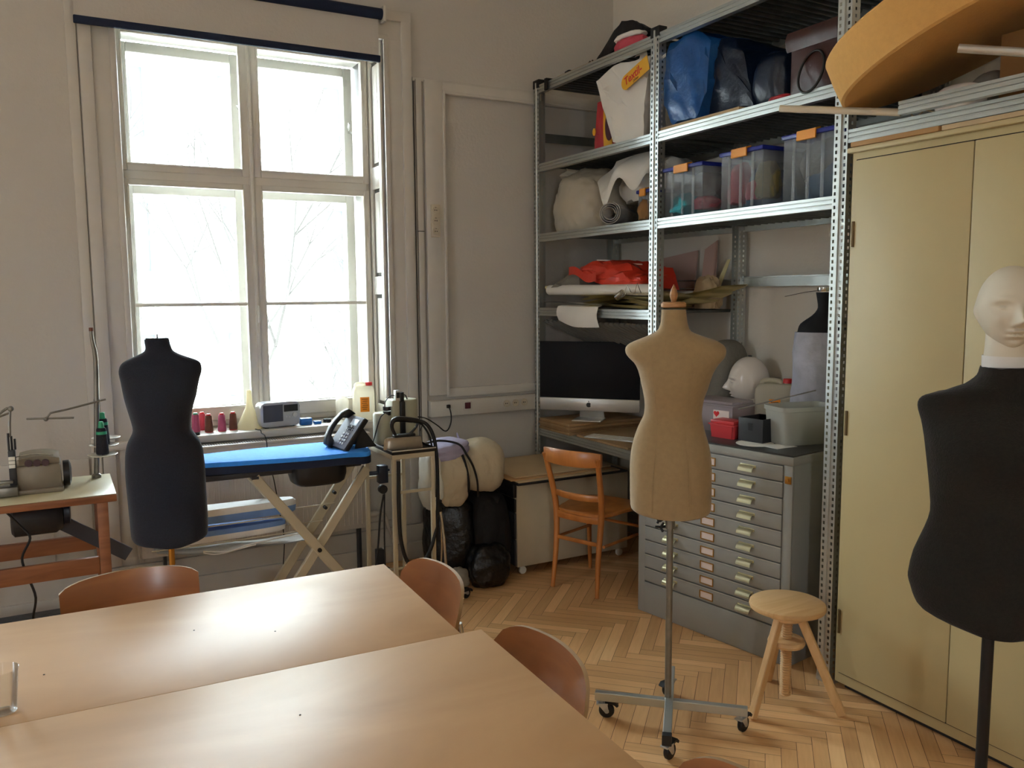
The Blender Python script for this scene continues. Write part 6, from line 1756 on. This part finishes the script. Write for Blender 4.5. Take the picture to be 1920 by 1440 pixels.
b = B(); b.grid(lambda u, v: (2.565-.012*math.sin(PI*v), 2.452-.245*u, z2+.175+.072*v), 12, 6); b.grid(lambda u, v: (2.563-.012*math.sin(PI*v), 2.452-.245*u, z2+.175+.072*v), 12, 6); part('flap', b, 'leather', lb)
b = B(); b.tube([(2.535+.02*math.sin(a), 2.305+.058*math.cos(a), z2+.070+.078*math.sin(a)) for a in [2*PI*k/40 for k in range(41)]], .005, 8, cap=False); part('round_handle', b, 'black2', lb)
b = B(); crumple(b, (2.60, 2.50, z2), (.10, .12, .03), 33, .1, 2, 3); solo('red_cloth', b, 'redbag', 'small red cloth peeping out under the leather bag', 'cloth', (2.60, 2.50, z2))

# ================================================================ TOP SHELF
z1_ = S1+.0006
kb_ = thing('black_pouch', 'black cloth pouch with pink lining on top of the shelving', 'pouch', (2.62, 3.58, z1_))
b = facet_bag([(2.57, 3.80, z1_+.0), (2.56, 3.72, z1_-.0), (2.60, 3.66, z1_+.14), (2.60, 3.60, z1_+.175), (2.60, 3.50, z1_+.145), (2.60, 3.43, z1_+.115), (2.60, 3.42, z1_+.08), (2.58, 3.65, z1_+.03), (2.75, 3.70, z1_+.03), (2.75, 3.45, z1_+.08), (2.72, 3.55, z1_+.15)], 41, 3, .007); part('pouch_body', b, 'blackcl', kb_)
b = B(); crumple(b, (2.60, 3.50, z1_), (.12, .20, .075), 43, .12, 2, 4, .5); part('lining', b, 'pinkcl', kb_)
b = B(); crumple(b, (2.585, 3.50, z1_+.055), (.10, .20, .030), 44, .12, 2, 3, .5); part('white_fold', b, 'whitecl', kb_)
b = B(); b.tube([(2.55, 3.80, z1_+.018), (2.545, 3.825, z1_-.005), (2.545, 3.80, z1_-.025), (2.545, 3.775, z1_-.005), (2.55, 3.78, z1_+.018)], .005, 8, smooth=4); part('loop', b, 'black2', kb_)
b = B(); crumple(b, (2.60, 4.075, z1_), (.06, .06, .04), 45, .15, 2, 3); solo('black_glove', b, 'blackcl', 'tiny black cloth lump on the top shelf near its left end', 'cloth', (2.60, 4.075, z1_))
b = B(); b.box(2.53, 2.80, 3.72, 4.10, z1_, z1_+.006, .001); solo('paper_sheet', b, 'card2', 'flat pale board edge lying on the top shelf at the left', 'board', (2.66, 3.9, z1_))
cl = thing('clamp', 'small black clamp hooked on the top beam near the left post', 'clamp', (2.515, 4.19, S1-.02))
b = B(); b.box(2.505, 2.519, 4.175, 4.200, S1-.050, S1+.012, .002); b.box(2.505, 2.56, 4.175, 4.200, S1+.006, S1+.014, .002); part('jaw', b, 'black2', cl)
b = B(); b.tube([(2.512, 4.255, S1-.062), (2.512, 4.245, S1-.10)], .006, 8); b.tube([(2.510, 4.21, S1-.058), (2.510, 4.165, S1-.060)], .004, 6); part('screw', b, 'spinner', cl)

# ================================================================ ABOVE THE CUPBOARD
zc_ = SC+.0006
# thick foam disc tilted towards the room; its lower face rests on the loose beam
R_o, TH = .432, .150
C0 = Vector((2.643, 1.728, 2.296))
fr = thing('foam_disc', 'huge thick orange foam disc tilted on the shelf above the cupboard', 'foam disc', tuple(C0))
e1 = Vector((0, 1, -.354)).normalized(); e2 = Vector((-1, 0, -.242)); e2 = (e2-e1*e1.dot(e2)).normalized(); e3 = e1.cross(e2)
if e3.z < 0: e3 = -e3
b = B()
b.rings([[C0+(e1*math.cos(2*PI*i/120)+e2*math.sin(2*PI*i/120))*r+e3*h for i in range(120)] for r, h in ((R_o-.008, 0), (R_o, .007), (R_o+.002, TH*.5), (R_o, TH-.007), (R_o-.008, TH))])
part('foam_body', b, 'foam', fr)
b = B(); beam_rings(b, 2.475, 1.10, 1.88, zc_+.004, zc_+.046, -1)
solo('loose_beam', b, 'galv', 'loose galvanised beam lying along the front of the cupboard shelf', 'beam', (2.48, 1.5, zc_), smooth=False)
def pipe(label, p0, p1, r, m, capm=None):
    t = thing('metal_tube', label, 'tube', tuple(p0))
    p0 = Vector(p0); p1 = Vector(p1); d = (p1-p0).normalized(); n = d.cross(Vector((0, 0, 1))).normalized(); v = n.cross(d)
    b = B(); rs = [[p+(n*math.cos(2*PI*k/24)+v*math.sin(2*PI*k/24))*rr for k in range(24)] for p, rr in ((p0+d*.03, r*.82), (p0, r*.82), (p0, r), (p1, r), (p1, .001))]
    b.rings(rs); part('tube', b, m, t)
    b = B(); b.rings([[p+(n*math.cos(2*PI*k/20)+v*math.sin(2*PI*k/20))*r*.8 for k in range(20)] for p in (p0+d*.004 if capm else p0+d*.028, p0+d*.032)]); part('tube_bore', b, capm or 'dkgrey', t)
pipe('pale metal tube sticking out left past the right post', (2.36, 2.283, 2.160), (2.510, 1.895, 2.088), .0125, 'ivory')
pipe('grey metal tube with dark end cap under the foam disc', (2.36, 1.600, 2.201), (2.54, 1.32, 2.131), .0125, 'alu', 'black2')
b = B(); b.box(2.62, 2.95, 1.12, 1.635, zc_, zc_+.212, .003); solo('carton', b, 'boxcard', 'brown carton on the cupboard shelf at the right edge', 'carton', (2.78, 1.28, zc_))
b = B(); crumple(b, (2.56, 1.72, zc_), (.10, .16, .075), 53, .06, 1.5, 4, .6); solo('white_pad', b, 'whitecl', 'small rounded white pad on the shelf under the foam disc', 'pad', (2.56, 1.72, zc_))
b = B(); crumple(b, (2.72, 1.72, zc_), (.12, .13, .13), 54, .10, 1.5, 4, .6); solo('grey_wad', b, 'greycl', 'dark grey cloth wad beside the brown carton', 'cloth', (2.72, 1.72, zc_))
b = B(); b.tube([(2.55, 1.80, zc_+.004), (2.545, 1.86, zc_+.025), (2.55, 1.885, zc_+.012), (2.55, 1.86, zc_+.004), (2.56, 1.82, zc_+.035), (2.56, 1.76, zc_+.02), (2.57, 1.72, zc_+.018)], .0022, 6, smooth=5); solo('string_loop', b, 'card2', 'loop of pale string on the shelf edge under the foam disc', 'string', (2.55, 1.8, zc_))
b = B(); crumple(b, (2.965, 2.285, z2), (.18, .22, .37), 55, .14, 2, 4, .6); solo('black_sack', b, 'blackfilm', 'black bin sack on the second shelf behind the leather bag', 'sack', (2.965, 2.285, z2))

# ================================================================ things on the floor by the windows
b = B(); b.box(-.32, .18, 3.95, 4.25, .0, .085, .01); solo('dark_case', b, 'darkblue', 'flat dark blue case on the floor under the sewing bench', 'case', (-.1, 4.1, 0))
b = B()
for k, (x, y) in enumerate(((.55, 4.10), (.85, 4.02), (1.15, 4.12), (1.42, 3.98), (1.62, 4.02))):
    b.tube([(x-.16, y+.05, .008), (x-.05, y-.05, .010), (x+.05, y+.04, .008), (x+.18, y-.03, .010)], .007, 8, smooth=5)
solo('floor_cables', b, 'black2', 'tangle of black cables along the skirting under the window', 'cables', (1.0, 4.05, 0), kind='stuff')
b = B(); b.lathe([(.055, 0), (.06, .01), (.055, .05), (.02, .06)], (1.44, 4.13, 0), 24); b.box(1.42, 1.46, 4.11, 4.15, .06, .16, .004); solo('floor_socket_block', b, 'dkgrey', 'dark adaptor block on the floor beside the radiator end', 'adaptor', (1.44, 4.13, 0))
